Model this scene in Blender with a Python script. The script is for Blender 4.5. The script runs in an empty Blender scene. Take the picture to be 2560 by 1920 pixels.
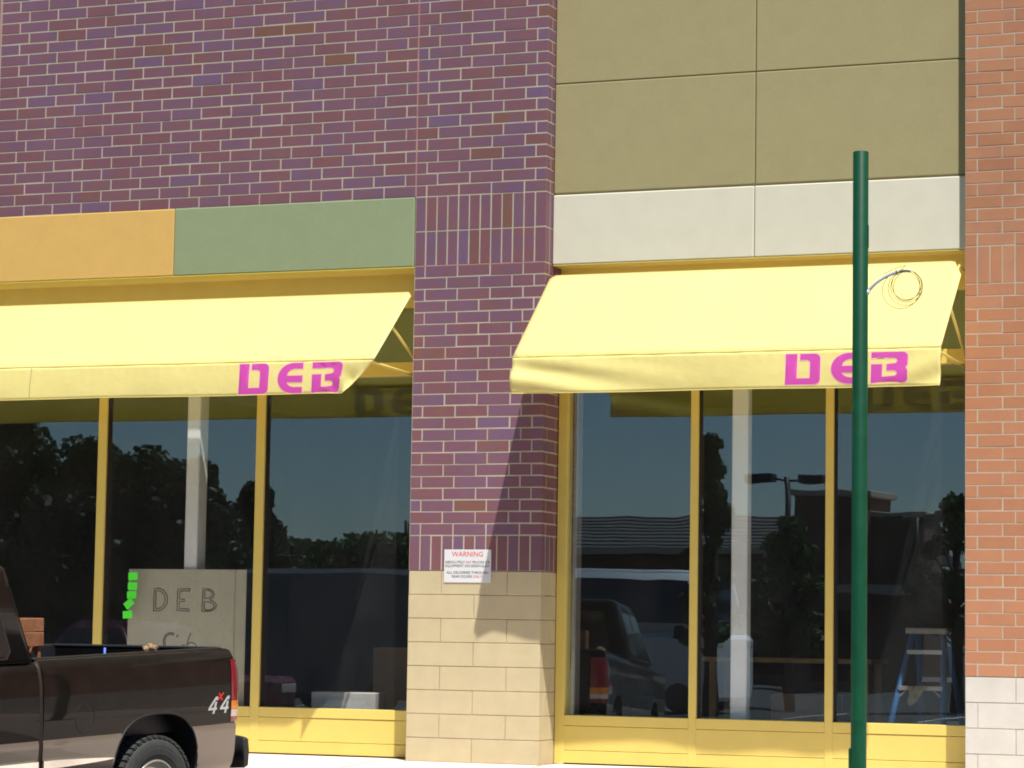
import bpy, bmesh, math, random
from mathutils import Vector, Matrix
random.seed(7)
R = math.radians
scene = bpy.context.scene
COL = scene.collection

# ------------------------------------------------------------------ camera
cam_d = bpy.data.cameras.new('camera')
cam = bpy.data.objects.new('camera', cam_d); COL.objects.link(cam)
CAM = Vector((9.5037545, -21.5537665, 1.0752640))
YAW, PITCH, ROLL, FPX = -0.3785806, 0.0922742, 0.0156457, 6818.144
Fw = Vector((math.sin(YAW)*math.cos(PITCH), math.cos(YAW)*math.cos(PITCH), math.sin(PITCH)))
Rt = Vector((math.cos(YAW), -math.sin(YAW), 0)); Up = Rt.cross(Fw)
R2 = Rt*math.cos(ROLL) + Up*math.sin(ROLL); U2 = -Rt*math.sin(ROLL) + Up*math.cos(ROLL)
m = Matrix((R2, U2, -Fw)).transposed().to_4x4(); m.translation = CAM
cam.matrix_world = m
cam_d.sensor_fit = 'HORIZONTAL'; cam_d.sensor_width = 36.0
cam_d.lens = FPX/2560*36.0
cam_d.clip_start = 0.1; cam_d.clip_end = 3000
scene.camera = cam

# ------------------------------------------------------------------ light
SUNV = Vector((0.592, -0.79, 1.968)).normalized()          # towards the sun
world = bpy.data.worlds.new('World'); scene.world = world; world.use_nodes = True
nt = world.node_tree; nt.nodes.clear()
sky = nt.nodes.new('ShaderNodeTexSky'); sky.sky_type = 'NISHITA'; sky.sun_disc = False
sky.sun_elevation = math.asin(SUNV.z); sky.sun_rotation = math.atan2(SUNV.x, SUNV.y)
sky.air_density = 1.0; sky.dust_density = 0.0; sky.ozone_density = 3.0
bg = nt.nodes.new('ShaderNodeBackground'); bg.inputs['Strength'].default_value = 0.055
wo = nt.nodes.new('ShaderNodeOutputWorld')
nt.links.new(sky.outputs[0], bg.inputs[0]); nt.links.new(bg.outputs[0], wo.inputs[0])
sun_d = bpy.data.lights.new('sun', 'SUN'); sun_d.energy = 5.0; sun_d.angle = R(0.53); sun_d.color = (1.0, 0.955, 0.88)
sun = bpy.data.objects.new('sun', sun_d); COL.objects.link(sun)
sun.rotation_euler = SUNV.to_track_quat('Z', 'Y').to_euler(); sun.location = (0, -10, 30)
vs = scene.view_settings
vs.view_transform = 'Standard'; vs.look = 'None'; vs.gamma = 1.0; vs.use_curve_mapping = False
vs.exposure = 0.38
scene.cycles.filter_width = 1.9

# ------------------------------------------------------------------ materials
MATS = {}
def newmat(name):
    mt = bpy.data.materials.new(name); mt.use_nodes = True
    t = mt.node_tree; b = t.nodes['Principled BSDF']; MATS[name] = mt
    return mt, t, b
def N(t, kind, **kw):
    n = t.nodes.new(kind)
    for k, v in kw.items(): setattr(n, k, v)
    return n
def noise(t, scale, detail=3, vec=None, rough=0.55):
    n = N(t, 'ShaderNodeTexNoise'); n.inputs['Scale'].default_value = scale
    n.inputs['Detail'].default_value = detail; n.inputs['Roughness'].default_value = rough
    if vec is not None: t.links.new(vec, n.inputs['Vector'])
    return n
def mixc(t, fac, a, b, blend='MIX'):
    n = N(t, 'ShaderNodeMix', data_type='RGBA', blend_type=blend)
    for sock, v in ((n.inputs[0], fac), (n.inputs[6], a), (n.inputs[7], b)):
        if hasattr(v, 'is_output'): t.links.new(v, sock)
        elif isinstance(v, (int, float)): sock.default_value = v
        else: sock.default_value = (*v, 1)
    return n.outputs[2]
def mapr(t, v, a, b, c, d):
    n = N(t, 'ShaderNodeMapRange')
    t.links.new(v, n.inputs[0])
    for i, x in enumerate((a, b, c, d)): n.inputs[i+1].default_value = x
    return n.outputs[0]
def bump(t, b, h, strength, dist):
    n = N(t, 'ShaderNodeBump'); n.inputs['Strength'].default_value = strength; n.inputs['Distance'].default_value = dist
    t.links.new(h, n.inputs['Height']); t.links.new(n.outputs[0], b.inputs['Normal'])
def pos(t): return N(t, 'ShaderNodeNewGeometry').outputs['Position']
def simple(name, col, rough=0.6, spec=0.5, metal=0.0, var=0.08, vscale=6, fine=0.0, fscale=300, coat=0.0, bstr=0.0, bscale=150, bdist=0.002):
    mt, t, b = newmat(name)
    b.inputs['Roughness'].default_value = rough; b.inputs['Metallic'].default_value = metal
    b.inputs['Specular IOR Level'].default_value = spec
    b.inputs['Coat Weight'].default_value = coat; b.inputs['Coat Roughness'].default_value = 0.03
    p = pos(t)
    n = noise(t, vscale, 4, p)
    f = mapr(t, n.outputs[0], 0.3, 0.7, 1-var, 1+var)
    mul = N(t, 'ShaderNodeVectorMath', operation='SCALE'); mul.inputs[0].default_value = col; t.links.new(f, mul.inputs['Scale'])
    c = mul.outputs[0]
    if fine:
        n2 = noise(t, fscale, 2, p); f2 = mapr(t, n2.outputs[0], 0.3, 0.7, 1-fine, 1+fine)
        m2 = N(t, 'ShaderNodeVectorMath', operation='SCALE'); t.links.new(c, m2.inputs[0]); t.links.new(f2, m2.inputs['Scale']); c = m2.outputs[0]
    t.links.new(c, b.inputs['Base Color'])
    if bstr: bump(t, b, noise(t, bscale, 4, p).outputs[0], bstr, bdist)
    return mt

def brick_mat(name, cols, flash, use_island=False, rough=0.55, gloss=0.4):
    mt, t, b = newmat(name)
    p = pos(t)
    if use_island: rnd = N(t, 'ShaderNodeNewGeometry').outputs['Random Per Island']
    else: rnd = N(t, 'ShaderNodeObjectInfo').outputs['Random']
    cr = N(t, 'ShaderNodeValToRGB'); e = cr.color_ramp; e.interpolation = 'LINEAR'
    while len(e.elements) < len(cols): e.elements.new(0.5)
    for i, (k, c) in enumerate(cols): e.elements[i].position = k; e.elements[i].color = (*c, 1)
    t.links.new(rnd, cr.inputs[0])
    # flashes of another firing colour that sweep over part of a brick
    off = N(t, 'ShaderNodeMath', operation='MULTIPLY'); off.inputs[1].default_value = 40; t.links.new(rnd, off.inputs[0])
    comb = N(t, 'ShaderNodeCombineXYZ'); t.links.new(off.outputs[0], comb.inputs[1])
    add = N(t, 'ShaderNodeVectorMath', operation='ADD'); t.links.new(p, add.inputs[0]); t.links.new(comb.outputs[0], add.inputs[1])
    n = noise(t, 5.5, 2, add.outputs[0])
    c = mixc(t, mapr(t, n.outputs[0], 0.52, 0.78, 0, 0.75), cr.outputs[0], flash[0])
    n1 = noise(t, 4.0, 2, add.outputs[0]); 
    c = mixc(t, mapr(t, n1.outputs[0], 0.28, 0.46, 0.55, 0), c, flash[1])
    n2 = noise(t, 260, 3, p); c2 = N(t, 'ShaderNodeVectorMath', operation='SCALE'); t.links.new(c, c2.inputs[0])
    wb = noise(t, .9, 5, p, .65); wm = N(t, 'ShaderNodeMath', operation='MULTIPLY')
    t.links.new(mapr(t, n2.outputs[0], 0.3, 0.7, 0.86, 1.12), wm.inputs[0]); t.links.new(mapr(t, wb.outputs[0], 0.3, 0.7, 0.9, 1.1), wm.inputs[1])
    t.links.new(wm.outputs[0], c2.inputs['Scale'])
    v = N(t, 'ShaderNodeTexVoronoi'); v.inputs['Scale'].default_value = 55; t.links.new(p, v.inputs['Vector'])
    dark = mapr(t, v.outputs['Distance'], 0.05, 0.16, 0.45, 0)
    n3 = noise(t, 9, 1, p); dk = N(t, 'ShaderNodeMath', operation='MULTIPLY'); t.links.new(dark, dk.inputs[0]); t.links.new(mapr(t, n3.outputs[0], 0.5, 0.7, 0, 0.8), dk.inputs[1])
    c = mixc(t, dk.outputs[0], c2.outputs[0], (0.05, 0.035, 0.03))
    t.links.new(c, b.inputs['Base Color'])
    b.inputs['Roughness'].default_value = rough; b.inputs['Specular IOR Level'].default_value = gloss
    bump(t, b, noise(t, 120, 4, p).outputs[0], 0.25, 0.002)
    return mt
PUR = [(0.0, (0.1794, 0.0894, 0.1341)), (.25, (0.1908, 0.0868, 0.1147)), (.50, (0.1924, 0.0843, 0.0991)), (.66, (0.1698, 0.0927, 0.1536)), (.78, (0.1940, 0.0885, 0.1088)), (.91, (0.1617, 0.0953, 0.1730)), (.975, (0.1900, 0.0843, 0.0855)), (1.0, (0.1940, 0.0927, 0.0680))]
PFL = [(0.2061, 0.0944, 0.0826), (0.1496, 0.0927, 0.1730)]
brick_mat('purple_brick', PUR, PFL)
brick_mat('purple_brick_far', PUR, PFL, True)
ORA = [(0.0, (0.4035, 0.1858, 0.0989)), (.3, (0.4386, 0.2090, 0.1167)), (.55, (0.4211, 0.1950, 0.1068)), (.8, (0.4561, 0.2276, 0.1286)), (1.0, (0.3860, 0.1718, 0.0940))]
OFL = [(0.4472, 0.215, 0.1075), (0.3784, 0.1849, 0.1204)]
brick_mat('orange_brick', ORA, OFL, rough=0.75, gloss=0.25)
brick_mat('orange_brick_far', ORA, OFL, True, rough=0.75, gloss=0.25)
simple('mortar', (0.4558, 0.4128, 0.3311), 0.9, 0.2, var=.1, fine=.12, bstr=.4)
simple('caulk', (0.43, 0.2236, 0.2064), 0.6, 0.4)
simple('tan_block', (0.5246, 0.4472, 0.2795), 0.8, 0.3, var=.05, fine=.06, fscale=220, bstr=.25)
simple('tan_mortar', (0.3956, 0.3182, 0.215), 0.9, 0.2, var=.15)
simple('white_block', (0.5676, 0.5547, 0.5074), 0.8, 0.3, var=.05, fine=.05, fscale=220, bstr=.25)
simple('white_mortar', (0.4472, 0.4042, 0.3612), 0.9, 0.2, var=.15)
simple('tan_stucco', (0.3569, 0.3148, 0.166), 0.85, 0.25, var=.03, vscale=5, fine=.13, bstr=.35, bscale=180)
simple('white_stucco', (0.6794, 0.6579, 0.5418), 0.85, 0.25, var=.025, vscale=5, fine=.06, bstr=.35, bscale=180)
simple('orange_stucco', (0.6794, 0.43, 0.1333), 0.85, 0.25, var=.03, vscale=5, fine=.11, bstr=.35, bscale=180)
simple('green_stucco', (0.2752, 0.3311, 0.1935), 0.85, 0.25, var=.03, vscale=5, fine=.12, bstr=.35, bscale=180)
simple('backing', (0.344, 0.2924, 0.172), 0.9, 0.2)
simple('yellow_metal', (.69, .55, .14), 0.42, 0.5, var=.03)
simple('gasket', (.03, .02, .015), 0.6, 0.3)
simple('grey_metal', (.30, .30, .28), 0.4, 0.5)
simple('white_paint', (.86, .91, .89), 0.5, 0.4, var=.03)
simple('green_paint', (0.003, 0.0602, 0.0275), 0.5, 0.2, var=.15, vscale=9)
simple('conduit_grey', (.60, .63, .67), 0.45, 0.5)
simple('wire_brown', (.20, .14, .055), 0.5, 0.4)
simple('concrete', (.84, .72, .64), 0.85, 0.3, var=.06, vscale=3, fine=.08, fscale=160, bstr=.3)
simple('asphalt', (.055, .055, .055), 0.9, 0.3, var=.2, vscale=1.5, fine=.35, fscale=90, bstr=.5, bscale=120, bdist=.004)
simple('line_paint', (.75, .74, .70), 0.7, 0.3, var=.12)
simple('darkened_wall', (.045, .04, .038), 0.9, 0.15, var=.15, vscale=1)  # shop walls and ceiling darkened in colour to imitate the unlit interior
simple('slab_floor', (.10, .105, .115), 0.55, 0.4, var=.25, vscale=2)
simple('magenta', (0.602, 0.0731, 0.3956), 0.65, 0.3, var=.03)
simple('magenta_edge', (.95, .55, .45), 0.65, 0.3, var=.03)
simple('sign_white', (0.688, 0.7052, 0.7224), 0.35, 0.5, var=.015)
simple('sign_red', (.65, .05, .06), 0.5, 0.4)
simple('sign_ink', (.05, .055, .065), 0.5, 0.4)
simple('cardboard', (.54, .525, .40), 0.85, 0.2, var=.05, vscale=4)
simple('pencil', (.10, .085, .06), 0.8, 0.2)
simple('green_note', (.09, .92, .05), 0.6, 0.3)
simple('paper', (.70, .70, .66), 0.7, 0.3)
simple('blue_fibreglass', (.025, .12, .30), 0.5, 0.4)
simple('aluminium', (.55, .55, .55), 0.35, 0.5, metal=.7)
simple('rag', (.45, .42, .30), 0.9, 0.1, bstr=.6, bscale=40, bdist=.01)
simple('carton', (.30, .20, .11), 0.85, 0.2)
simple('raw_wood', (.27, .115, .055), 0.75, 0.3, var=.25, vscale=14, bstr=.3, bscale=60)
simple('pine_wood', (.30, .20, .085), 0.7, 0.3, var=.2, vscale=10)
# truck
def paint(name, col, rough=.22, coat=1.0, metal=0.0):
    mt, t, b = newmat(name)
    b.inputs['Base Color'].default_value = (*col, 1); b.inputs['Roughness'].default_value = rough; b.inputs['Metallic'].default_value = metal
    b.inputs['Coat Weight'].default_value = coat; b.inputs['Coat Roughness'].default_value = .03
    p = pos(t); b.inputs['Specular IOR Level'].default_value = .12 if rough > .5 else .4
    dust = noise(t, 7, 5, p)
    c = mixc(t, mapr(t, dust.outputs[0], .45, .8, 0, .02), col, (.35, .28, .2)); t.links.new(c, b.inputs['Base Color'])
    t.links.new(mapr(t, dust.outputs[0], .3, .8, rough, rough+.12), b.inputs['Roughness'])
    return mt
paint('brown_paint', (.004, .0022, .0022), .55, .40); paint('pewter_paint', (0.2021, 0.1634, 0.129), .35, .8, .25)
simple('black_plastic', (.018, .018, .02), 0.55, 0.4, var=.15)
simple('rubber', (.05, .052, .052), 0.75, 0.3, var=.15, vscale=20)
simple('rubber_text', (.10, .10, .10), 0.7, 0.3)
simple('wheel_metal', (.62, .60, .55), 0.3, 0.5, metal=.8)
simple('chrome', (.75, .74, .70), 0.12, 0.5, metal=.95)
simple('bed_liner', (.015, .017, .022), 0.5, 0.4)
simple('lens_red', (.22, .005, .018), 0.12, 0.6, coat=.6)
simple('lens_amber', (.75, .20, .015), 0.12, 0.6, coat=.6)
simple('lens_clear', (.62, .50, .44), 0.12, 0.6, coat=.6)
simple('badge_silver', (.55, .56, .57), 0.3, 0.5, metal=.3)
simple('badge_red', (.75, .02, .02), 0.35, 0.5)
simple('dark_glass', (.012, .014, .016), 0.05, 0.6)
paint('car_black', (.012, .012, .014)); paint('car_white', (.72, .72, .70), .3); paint('car_maroon', (.09, .012, .02)); paint('van_grey', (.10, .105, .115), .5, .2)
simple('blue_plastic', (.03, .12, .5), .4)
simple('roof_shingle', (.10, .095, .09), .9, .2, var=.2, vscale=2)
simple('brown_wall', (.16, .10, .07), .85, .2); simple('beige_trim', (.50, .42, .32), .8, .2)
simple('bark', (.09, .06, .04), .9, .2, bstr=.6, bscale=30, bdist=.01)
simple('bronze', (.03, .027, .025), .45, .4)
def leaf_mat(name, c0, c1):
    mt, t, b = newmat(name)
    rnd = N(t, 'ShaderNodeNewGeometry').outputs['Random Per Island']
    t.links.new(mixc(t, rnd, c0, c1), b.inputs['Base Color']); b.inputs['Roughness'].default_value = .6
    tr = N(t, 'ShaderNodeBsdfTranslucent'); t.links.new(mixc(t, rnd, c0, c1), tr.inputs[0])
    mx = N(t, 'ShaderNodeMixShader'); mx.inputs[0].default_value = .25
    t.links.new(b.outputs[0], mx.inputs[1]); t.links.new(tr.outputs[0], mx.inputs[2])
    t.links.new(mx.outputs[0], t.nodes['Material Output'].inputs[0])
leaf_mat('leaf', (.035, .075, .018), (.075, .12, .03)); leaf_mat('leaf_dark', (.014, .03, .01), (.035, .06, .016))
def fabric_mat(name, col, tcol, k):
    mt, t, b = newmat(name)
    p = pos(t)
    n = noise(t, 3, 4, p); w = noise(t, 420, 2, p)
    sc = N(t, 'ShaderNodeVectorMath', operation='SCALE'); sc.inputs[0].default_value = col; t.links.new(mapr(t, n.outputs[0], .3, .7, .97, 1.03), sc.inputs['Scale'])
    t.links.new(sc.outputs[0], b.inputs['Base Color']); b.inputs['Roughness'].default_value = .62; b.inputs['Specular IOR Level'].default_value = 1.0
    b.inputs['Coat Weight'].default_value = 0.0
    b.inputs['Sheen Weight'].default_value = .4; b.inputs['Sheen Roughness'].default_value = .5
    wr_ = noise(t, 7, 3, p); hh = N(t, 'ShaderNodeMath', operation='MULTIPLY_ADD'); hh.inputs[1].default_value = .04
    t.links.new(w.outputs[0], hh.inputs[0]); t.links.new(wr_.outputs[0], hh.inputs[2])
    bump(t, b, hh.outputs[0], .35, .02)
    tr = N(t, 'ShaderNodeBsdfTranslucent'); tr.inputs[0].default_value = (*tcol, 1)
    mx = N(t, 'ShaderNodeMixShader'); mx.inputs[0].default_value = k
    t.links.new(b.outputs[0], mx.inputs[1]); t.links.new(tr.outputs[0], mx.inputs[2])
    t.links.new(mx.outputs[0], t.nodes['Material Output'].inputs[0])
fabric_mat('awning_fabric', (.97, .92, .36), (1.0, .80, .16), .36)
def glass_mat(name, f0, tint):
    mt, t, b = newmat(name)
    lw = N(t, 'ShaderNodeLayerWeight'); lw.inputs[0].default_value = .5
    p5 = N(t, 'ShaderNodeMath', operation='POWER'); p5.inputs[1].default_value = 5; t.links.new(lw.outputs['Facing'], p5.inputs[0])
    ma = N(t, 'ShaderNodeMath', operation='MULTIPLY_ADD'); ma.inputs[1].default_value = 1-f0; ma.inputs[2].default_value = f0; t.links.new(p5.outputs[0], ma.inputs[0])
    g = N(t, 'ShaderNodeBsdfGlossy'); g.inputs['Roughness'].default_value = 0.0; g.inputs[0].default_value = (.64, .85, 1, 1)
    p = pos(t); n = noise(t, .9, 2, p)
    bp = N(t, 'ShaderNodeBump'); bp.inputs['Strength'].default_value = .07; bp.inputs['Distance'].default_value = .012
    t.links.new(n.outputs[0], bp.inputs['Height']); t.links.new(bp.outputs[0], g.inputs['Normal'])
    tr = N(t, 'ShaderNodeBsdfTransparent'); tr.inputs[0].default_value = (*tint, 1)
    mx = N(t, 'ShaderNodeMixShader'); t.links.new(ma.outputs[0], mx.inputs[0]); t.links.new(tr.outputs[0], mx.inputs[1]); t.links.new(g.outputs[0], mx.inputs[2])
    df = N(t, 'ShaderNodeBsdfDiffuse'); df.inputs[0].default_value = (.75, .76, .76, 1)
    sc = N(t, 'ShaderNodeMapping'); sc.inputs['Scale'].default_value = (1.6, 1.6, .9); t.links.new(p, sc.inputs[0])
    n1 = noise(t, 2.2, 6, sc.outputs[0], .7); n2 = noise(t, 45, 3, sc.outputs[0])
    sp_ = N(t, 'ShaderNodeMath', operation='MULTIPLY'); t.links.new(mapr(t, n1.outputs[0], .35, .80, .005, .017), sp_.inputs[0]); t.links.new(mapr(t, n2.outputs[0], .3, .7, .6, 1.2), sp_.inputs[1])
    m2 = N(t, 'ShaderNodeMixShader'); t.links.new(sp_.outputs[0], m2.inputs[0]); t.links.new(mx.outputs[0], m2.inputs[1]); t.links.new(df.outputs[0], m2.inputs[2])
    t.links.new(m2.outputs[0], t.nodes['Material Output'].inputs[0])
glass_mat('window_glass', .125, (1.0, 1.0, 1.0))

# ------------------------------------------------------------------ helpers
def obj(name, me, mat=None, parent=None):
    if isinstance(me, bmesh.types.BMesh):
        b = me; me = bpy.data.meshes.new(name); b.normal_update(); b.to_mesh(me); b.free()
    o = bpy.data.objects.new(name, me); COL.objects.link(o)
    if mat:
        for mn in ([mat] if isinstance(mat, str) else mat):
            me.materials.append(MATS[mn]) if len(me.materials) < (1 if isinstance(mat, str) else len(mat)) else None
    if parent: o.parent = parent
    return o
def tag(o, label, cat=None, group=None, kind=None):
    if label: o['label'] = label
    if cat: o['category'] = cat
    if group: o['group'] = group
    if kind: o['kind'] = kind
    return o
def thing(name, label, cat, loc=(0, 0, 0), rotz=0, group=None):
    o = bpy.data.objects.new(name, None); COL.objects.link(o); o.empty_display_size = .2
    o.location = loc; o.rotation_euler = (0, 0, rotz)
    return tag(o, label, cat, group)
def box(b, x0, x1, y0, y1, z0, z1, bev=0):
    r = bmesh.ops.create_cube(b, size=1)
    vs_ = r['verts']
    for v in vs_: v.co = Vector(((x0+x1)/2+v.co.x*(x1-x0), (y0+y1)/2+v.co.y*(y1-y0), (z0+z1)/2+v.co.z*(z1-z0)))
    if bev:
        ed = set(e for v in vs_ for e in v.link_edges)
        bmesh.ops.bevel(b, geom=list(ed), offset=bev, segments=1, affect='EDGES', clamp_overlap=True)
    return b
def bx(name, mat, parent, x0, x1, y0, y1, z0, z1, bev=0):
    return obj(name, box(bmesh.new(), x0, x1, y0, y1, z0, z1, bev), mat, parent)
def tube(b, pts, r, n=8, cap=True):
    pts = [Vector(p) for p in pts]; rings = []
    rr = r if isinstance(r, (list, tuple)) else [r]*len(pts)
    prev = None
    for i, p in enumerate(pts):
        d = (pts[min(i+1, len(pts)-1)]-pts[max(i-1, 0)]).normalized()
        if prev is None:
            a = Vector((0, 0, 1)) if abs(d.z) < .9 else Vector((1, 0, 0)); u = d.cross(a).normalized()
        else:
            u = (prev - d*prev.dot(d)).normalized()
        prev = u; w = d.cross(u)
        rings.append([b.verts.new(p + (u*math.cos(2*math.pi*k/n)+w*math.sin(2*math.pi*k/n))*rr[i]) for k in range(n)])
    for a, c in zip(rings, rings[1:]):
        for k in range(n): b.faces.new((a[k], a[(k+1) % n], c[(k+1) % n], c[k])).smooth = True
    if cap:
        b.faces.new(rings[0][::-1]); b.faces.new(rings[-1])
    return b
def lathe(b, prof, n=32, axis='y', c=(0, 0, 0)):
    rings = []
    for (r, h) in prof:
        ring = []
        for k in range(n):
            a = 2*math.pi*k/n; u, w = r*math.cos(a), r*math.sin(a)
            ring.append(b.verts.new(Vector(c)+(Vector((u, h, w)) if axis == 'y' else Vector((u, w, h)))))
        rings.append(ring)
    for p, q in zip(rings, rings[1:]):
        for k in range(n): b.faces.new((p[k], p[(k+1) % n], q[(k+1) % n], q[k])).smooth = True
    bmesh.ops.recalc_face_normals(b, faces=b.faces)
    return b
def prism(b, poly, y0, y1, holes=()):
    """flat polygon given in (x, z), extruded from y0 to y1"""
    f = [b.verts.new((x, y0, z)) for x, z in poly]; g = [b.verts.new((x, y1, z)) for x, z in poly]
    b.faces.new(f); b.faces.new(g[::-1])
    n = len(f)
    for i in range(n): b.faces.new((f[i], g[i], g[(i+1) % n], f[(i+1) % n]))
    bmesh.ops.recalc_face_normals(b, faces=b.faces)
    return b
def copy_tree(o, parent=None):
    c = o.copy(); COL.objects.link(c); c.parent = parent
    for ch in o.children: copy_tree(ch, c)
    return c

# ------------------------------------------------------------------ ground
BW, BH = .3048, .1016
b = bmesh.new()
ys = [(-3.62, -.355), (-5, -.42), (-9, -.52), (-30, -.55), (-90, -.55), (-900, -.55)]
xs = [-900, -60, -20, 0, 20, 60, 900]
g = [[b.verts.new((x, y, z)) for x in xs] for y, z in ys]
g.insert(0, [b.verts.new((x, 30, -.355)) for x in xs])
for r0, r1 in zip(g, g[1:]):
    for i in range(len(xs)-1): b.faces.new((r0[i], r1[i], r1[i+1], r0[i+1]))
bmesh.ops.recalc_face_normals(b, faces=b.faces)
lot = obj('parking_lot', b, 'asphalt'); tag(lot, None, None, None, 'structure')
walk = bpy.data.objects.new('sidewalk', None); COL.objects.link(walk); tag(walk, None, None, None, 'structure')
def wz(y): return 0 if y > 0 else .05*y
cb = bmesh.new()
box(cb, -30, 30, -3.47, .36, -.6, -.20); obj('sidewalk_bed', cb, 'concrete', walk)
for i in range(-8, 12):
    for (ya, yb) in ((-1.72, .36), (-3.47, -1.728)):
        q = bmesh.new(); x0, x1 = i*1.5-.25, (i+1)*1.5-.258
        pts = [(x0, ya), (x1, ya), (x1, yb), (x0, yb)]
        lo = [q.verts.new((x, y, -.25)) for x, y in pts]; mid = [q.verts.new((x, y, wz(y)-.006)) for x, y in pts]
        xc, yc = (x0+x1)/2, (ya+yb)/2
        inn = [(x+(.006 if x < xc else -.006), y+(.006 if y < yc else -.006)) for x, y in pts]
        # crease at the wall line so that the slab falls away from y = 0
        if yb > 0:
            top = [q.verts.new((x, y, wz(y))) for x, y in (inn[0], inn[1], (inn[1][0], 0), inn[2], inn[3], (inn[0][0], 0))]
            q.faces.new((top[0], top[1], top[2], top[5])); q.faces.new((top[5], top[2], top[3], top[4]))
            tt = [top[0], top[1], top[3], top[4]]
        else:
            tt = [q.verts.new((x, y, wz(y))) for x, y in inn]; q.faces.new(tt)
        for k in range(4):
            q.faces.new((lo[k], lo[(k+1) % 4], mid[(k+1) % 4], mid[k])); 
            if not (yb > 0 and k in (1, 3)): q.faces.new((mid[k], mid[(k+1) % 4], tt[(k+1) % 4], tt[k]))
        bmesh.ops.recalc_face_normals(q, faces=q.faces)
        obj('slab', q, 'concrete', walk)
kb = box(bmesh.new(), -30, 30, -3.62, -3.476, -.6, -.176, .02)
tag(obj('kerb', kb, 'concrete'), None, None, None, 'structure')
for i in range(-9, 8):
    lb = bmesh.new(); vv = [lb.verts.new(v) for v in ((i*2.9-18, -33, -.546), (i*2.9-17.9, -33, -.546), (i*2.9-17.9, -38.5, -.546), (i*2.9-18, -38.5, -.546))]
    lb.faces.new(vv); bmesh.ops.recalc_face_normals(lb, faces=lb.faces)
    obj('stall_line', lb, 'line_paint', lot)

# ------------------------------------------------------------------ masonry
PIECES = {}
def piece_mesh(kind, l, d, h, mat, bev=.0025):
    key = (kind, round(l, 4), round(d, 4), round(h, 4), mat)
    if key not in PIECES:
        b = bmesh.new()
        X, Y, Zz = (0, l), (0, d), (0, h)
        fr = [b.verts.new(v) for v in ((bev, 0, bev), (l-bev, 0, bev), (l-bev, 0, h-bev), (bev, 0, h-bev))]
        md = [b.verts.new(v) for v in ((0, bev, 0), (l, bev, 0), (l, bev, h), (0, bev, h))]
        bk = [b.verts.new(v) for v in ((0, d, 0), (l, d, 0), (l, d, h), (0, d, h))]
        b.faces.new(fr)
        for k in range(4):
            b.faces.new((fr[k], md[k], md[(k+1) % 4], fr[(k+1) % 4])); b.faces.new((md[k], bk[k], bk[(k+1) % 4], md[(k+1) % 4]))
        bmesh.ops.recalc_face_normals(b, faces=b.faces)
        me = bpy.data.meshes.new(kind); b.to_mesh(me); b.free(); me.materials.append(MATS[mat]); PIECES[key] = me
    return PIECES[key]
JB = .0105
def put(parent, kind, mat, x, y, z, l, d, h, j=JB, wob=.0012):
    o = bpy.data.objects.new(kind, piece_mesh(kind, l-j, d, h-j, mat)); COL.objects.link(o); o.parent = parent
    o.location = (x+j/2+random.uniform(-.0008, .0008), y+random.uniform(-wob, wob), z+j/2+random.uniform(-.0008, .0008))
    if kind == 'brick': o.rotation_euler = (random.uniform(-.006, .006), random.uniform(-.0022, .0022), random.uniform(-.003, .003))
    return o
def row_x(x0, lens):
    out = []; x = x0
    for l in lens: out.append((x, l)); x += l
    return out
def far_bricks(name, parent, mat, cells, y, d):
    """bricks beyond the edge of the picture, joined"""
    b = bmesh.new(); j = JB
    for x, z, l, h in cells:
        x0, x1, z0, z1 = x+j/2, x+l-j/2, z+j/2, z+h-j/2
        f = [b.verts.new(v) for v in ((x0, y, z0), (x1, y, z0), (x1, y, z1), (x0, y, z1))]
        k = [b.verts.new(v) for v in ((x0, y+d, z0), (x1, y+d, z0), (x1, y+d, z1), (x0, y+d, z1))]
        b.faces.new(f)
        for i in range(4): b.faces.new((f[i], k[i], k[(i+1) % 4], f[(i+1) % 4]))
    bmesh.ops.recalc_face_normals(b, faces=b.faces)
    o = obj(name, b, mat, parent); o['kind'] = 'stuff'; return o

# upper purple wall over the left bay
ZP = 4.8768; ZTOP = ZP+32*BH
wall = thing('purple_brick_wall', 'purple and brown brick wall above the orange and green panels', 'wall')
bx('mortar_bed', 'mortar', wall, -8.2, -.006, .0022, .34, ZP-.0005, ZTOP)
far = []
for r in range(32):
    z = ZP+r*BH; off = 0 if r % 2 == 0 else BW/3
    xs_ = []; x = 0
    if off: xs_.append((-off, off)); x = -off
    while x > -4.2672+.05:
        l = min(BW, x+4.2672)
        if l < .05: break
        xs_.append((x-l, l)); x -= l
    for x_, l in xs_:
        if r <= 20: put(wall, 'brick', 'purple_brick', x_, 0, z, l, .09, BH)
        else: far.append((x_, z, l, BH))
    x = -4.2784
    off = BW/3 if r % 2 else BW*2/3
    far.append((x-off, z, off, BH)); x -= off
    while x > -8.0: far.append((x-BW, z, BW, BH)); x -= BW
far_bricks('distant_brick', wall, 'purple_brick_far', far, 0, .09)
for x_ in (-4.2728,):
    bx('control_joint', 'caulk', wall, x_-.0052, x_+.0052, .0015, .02, ZP, ZTOP)

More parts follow.
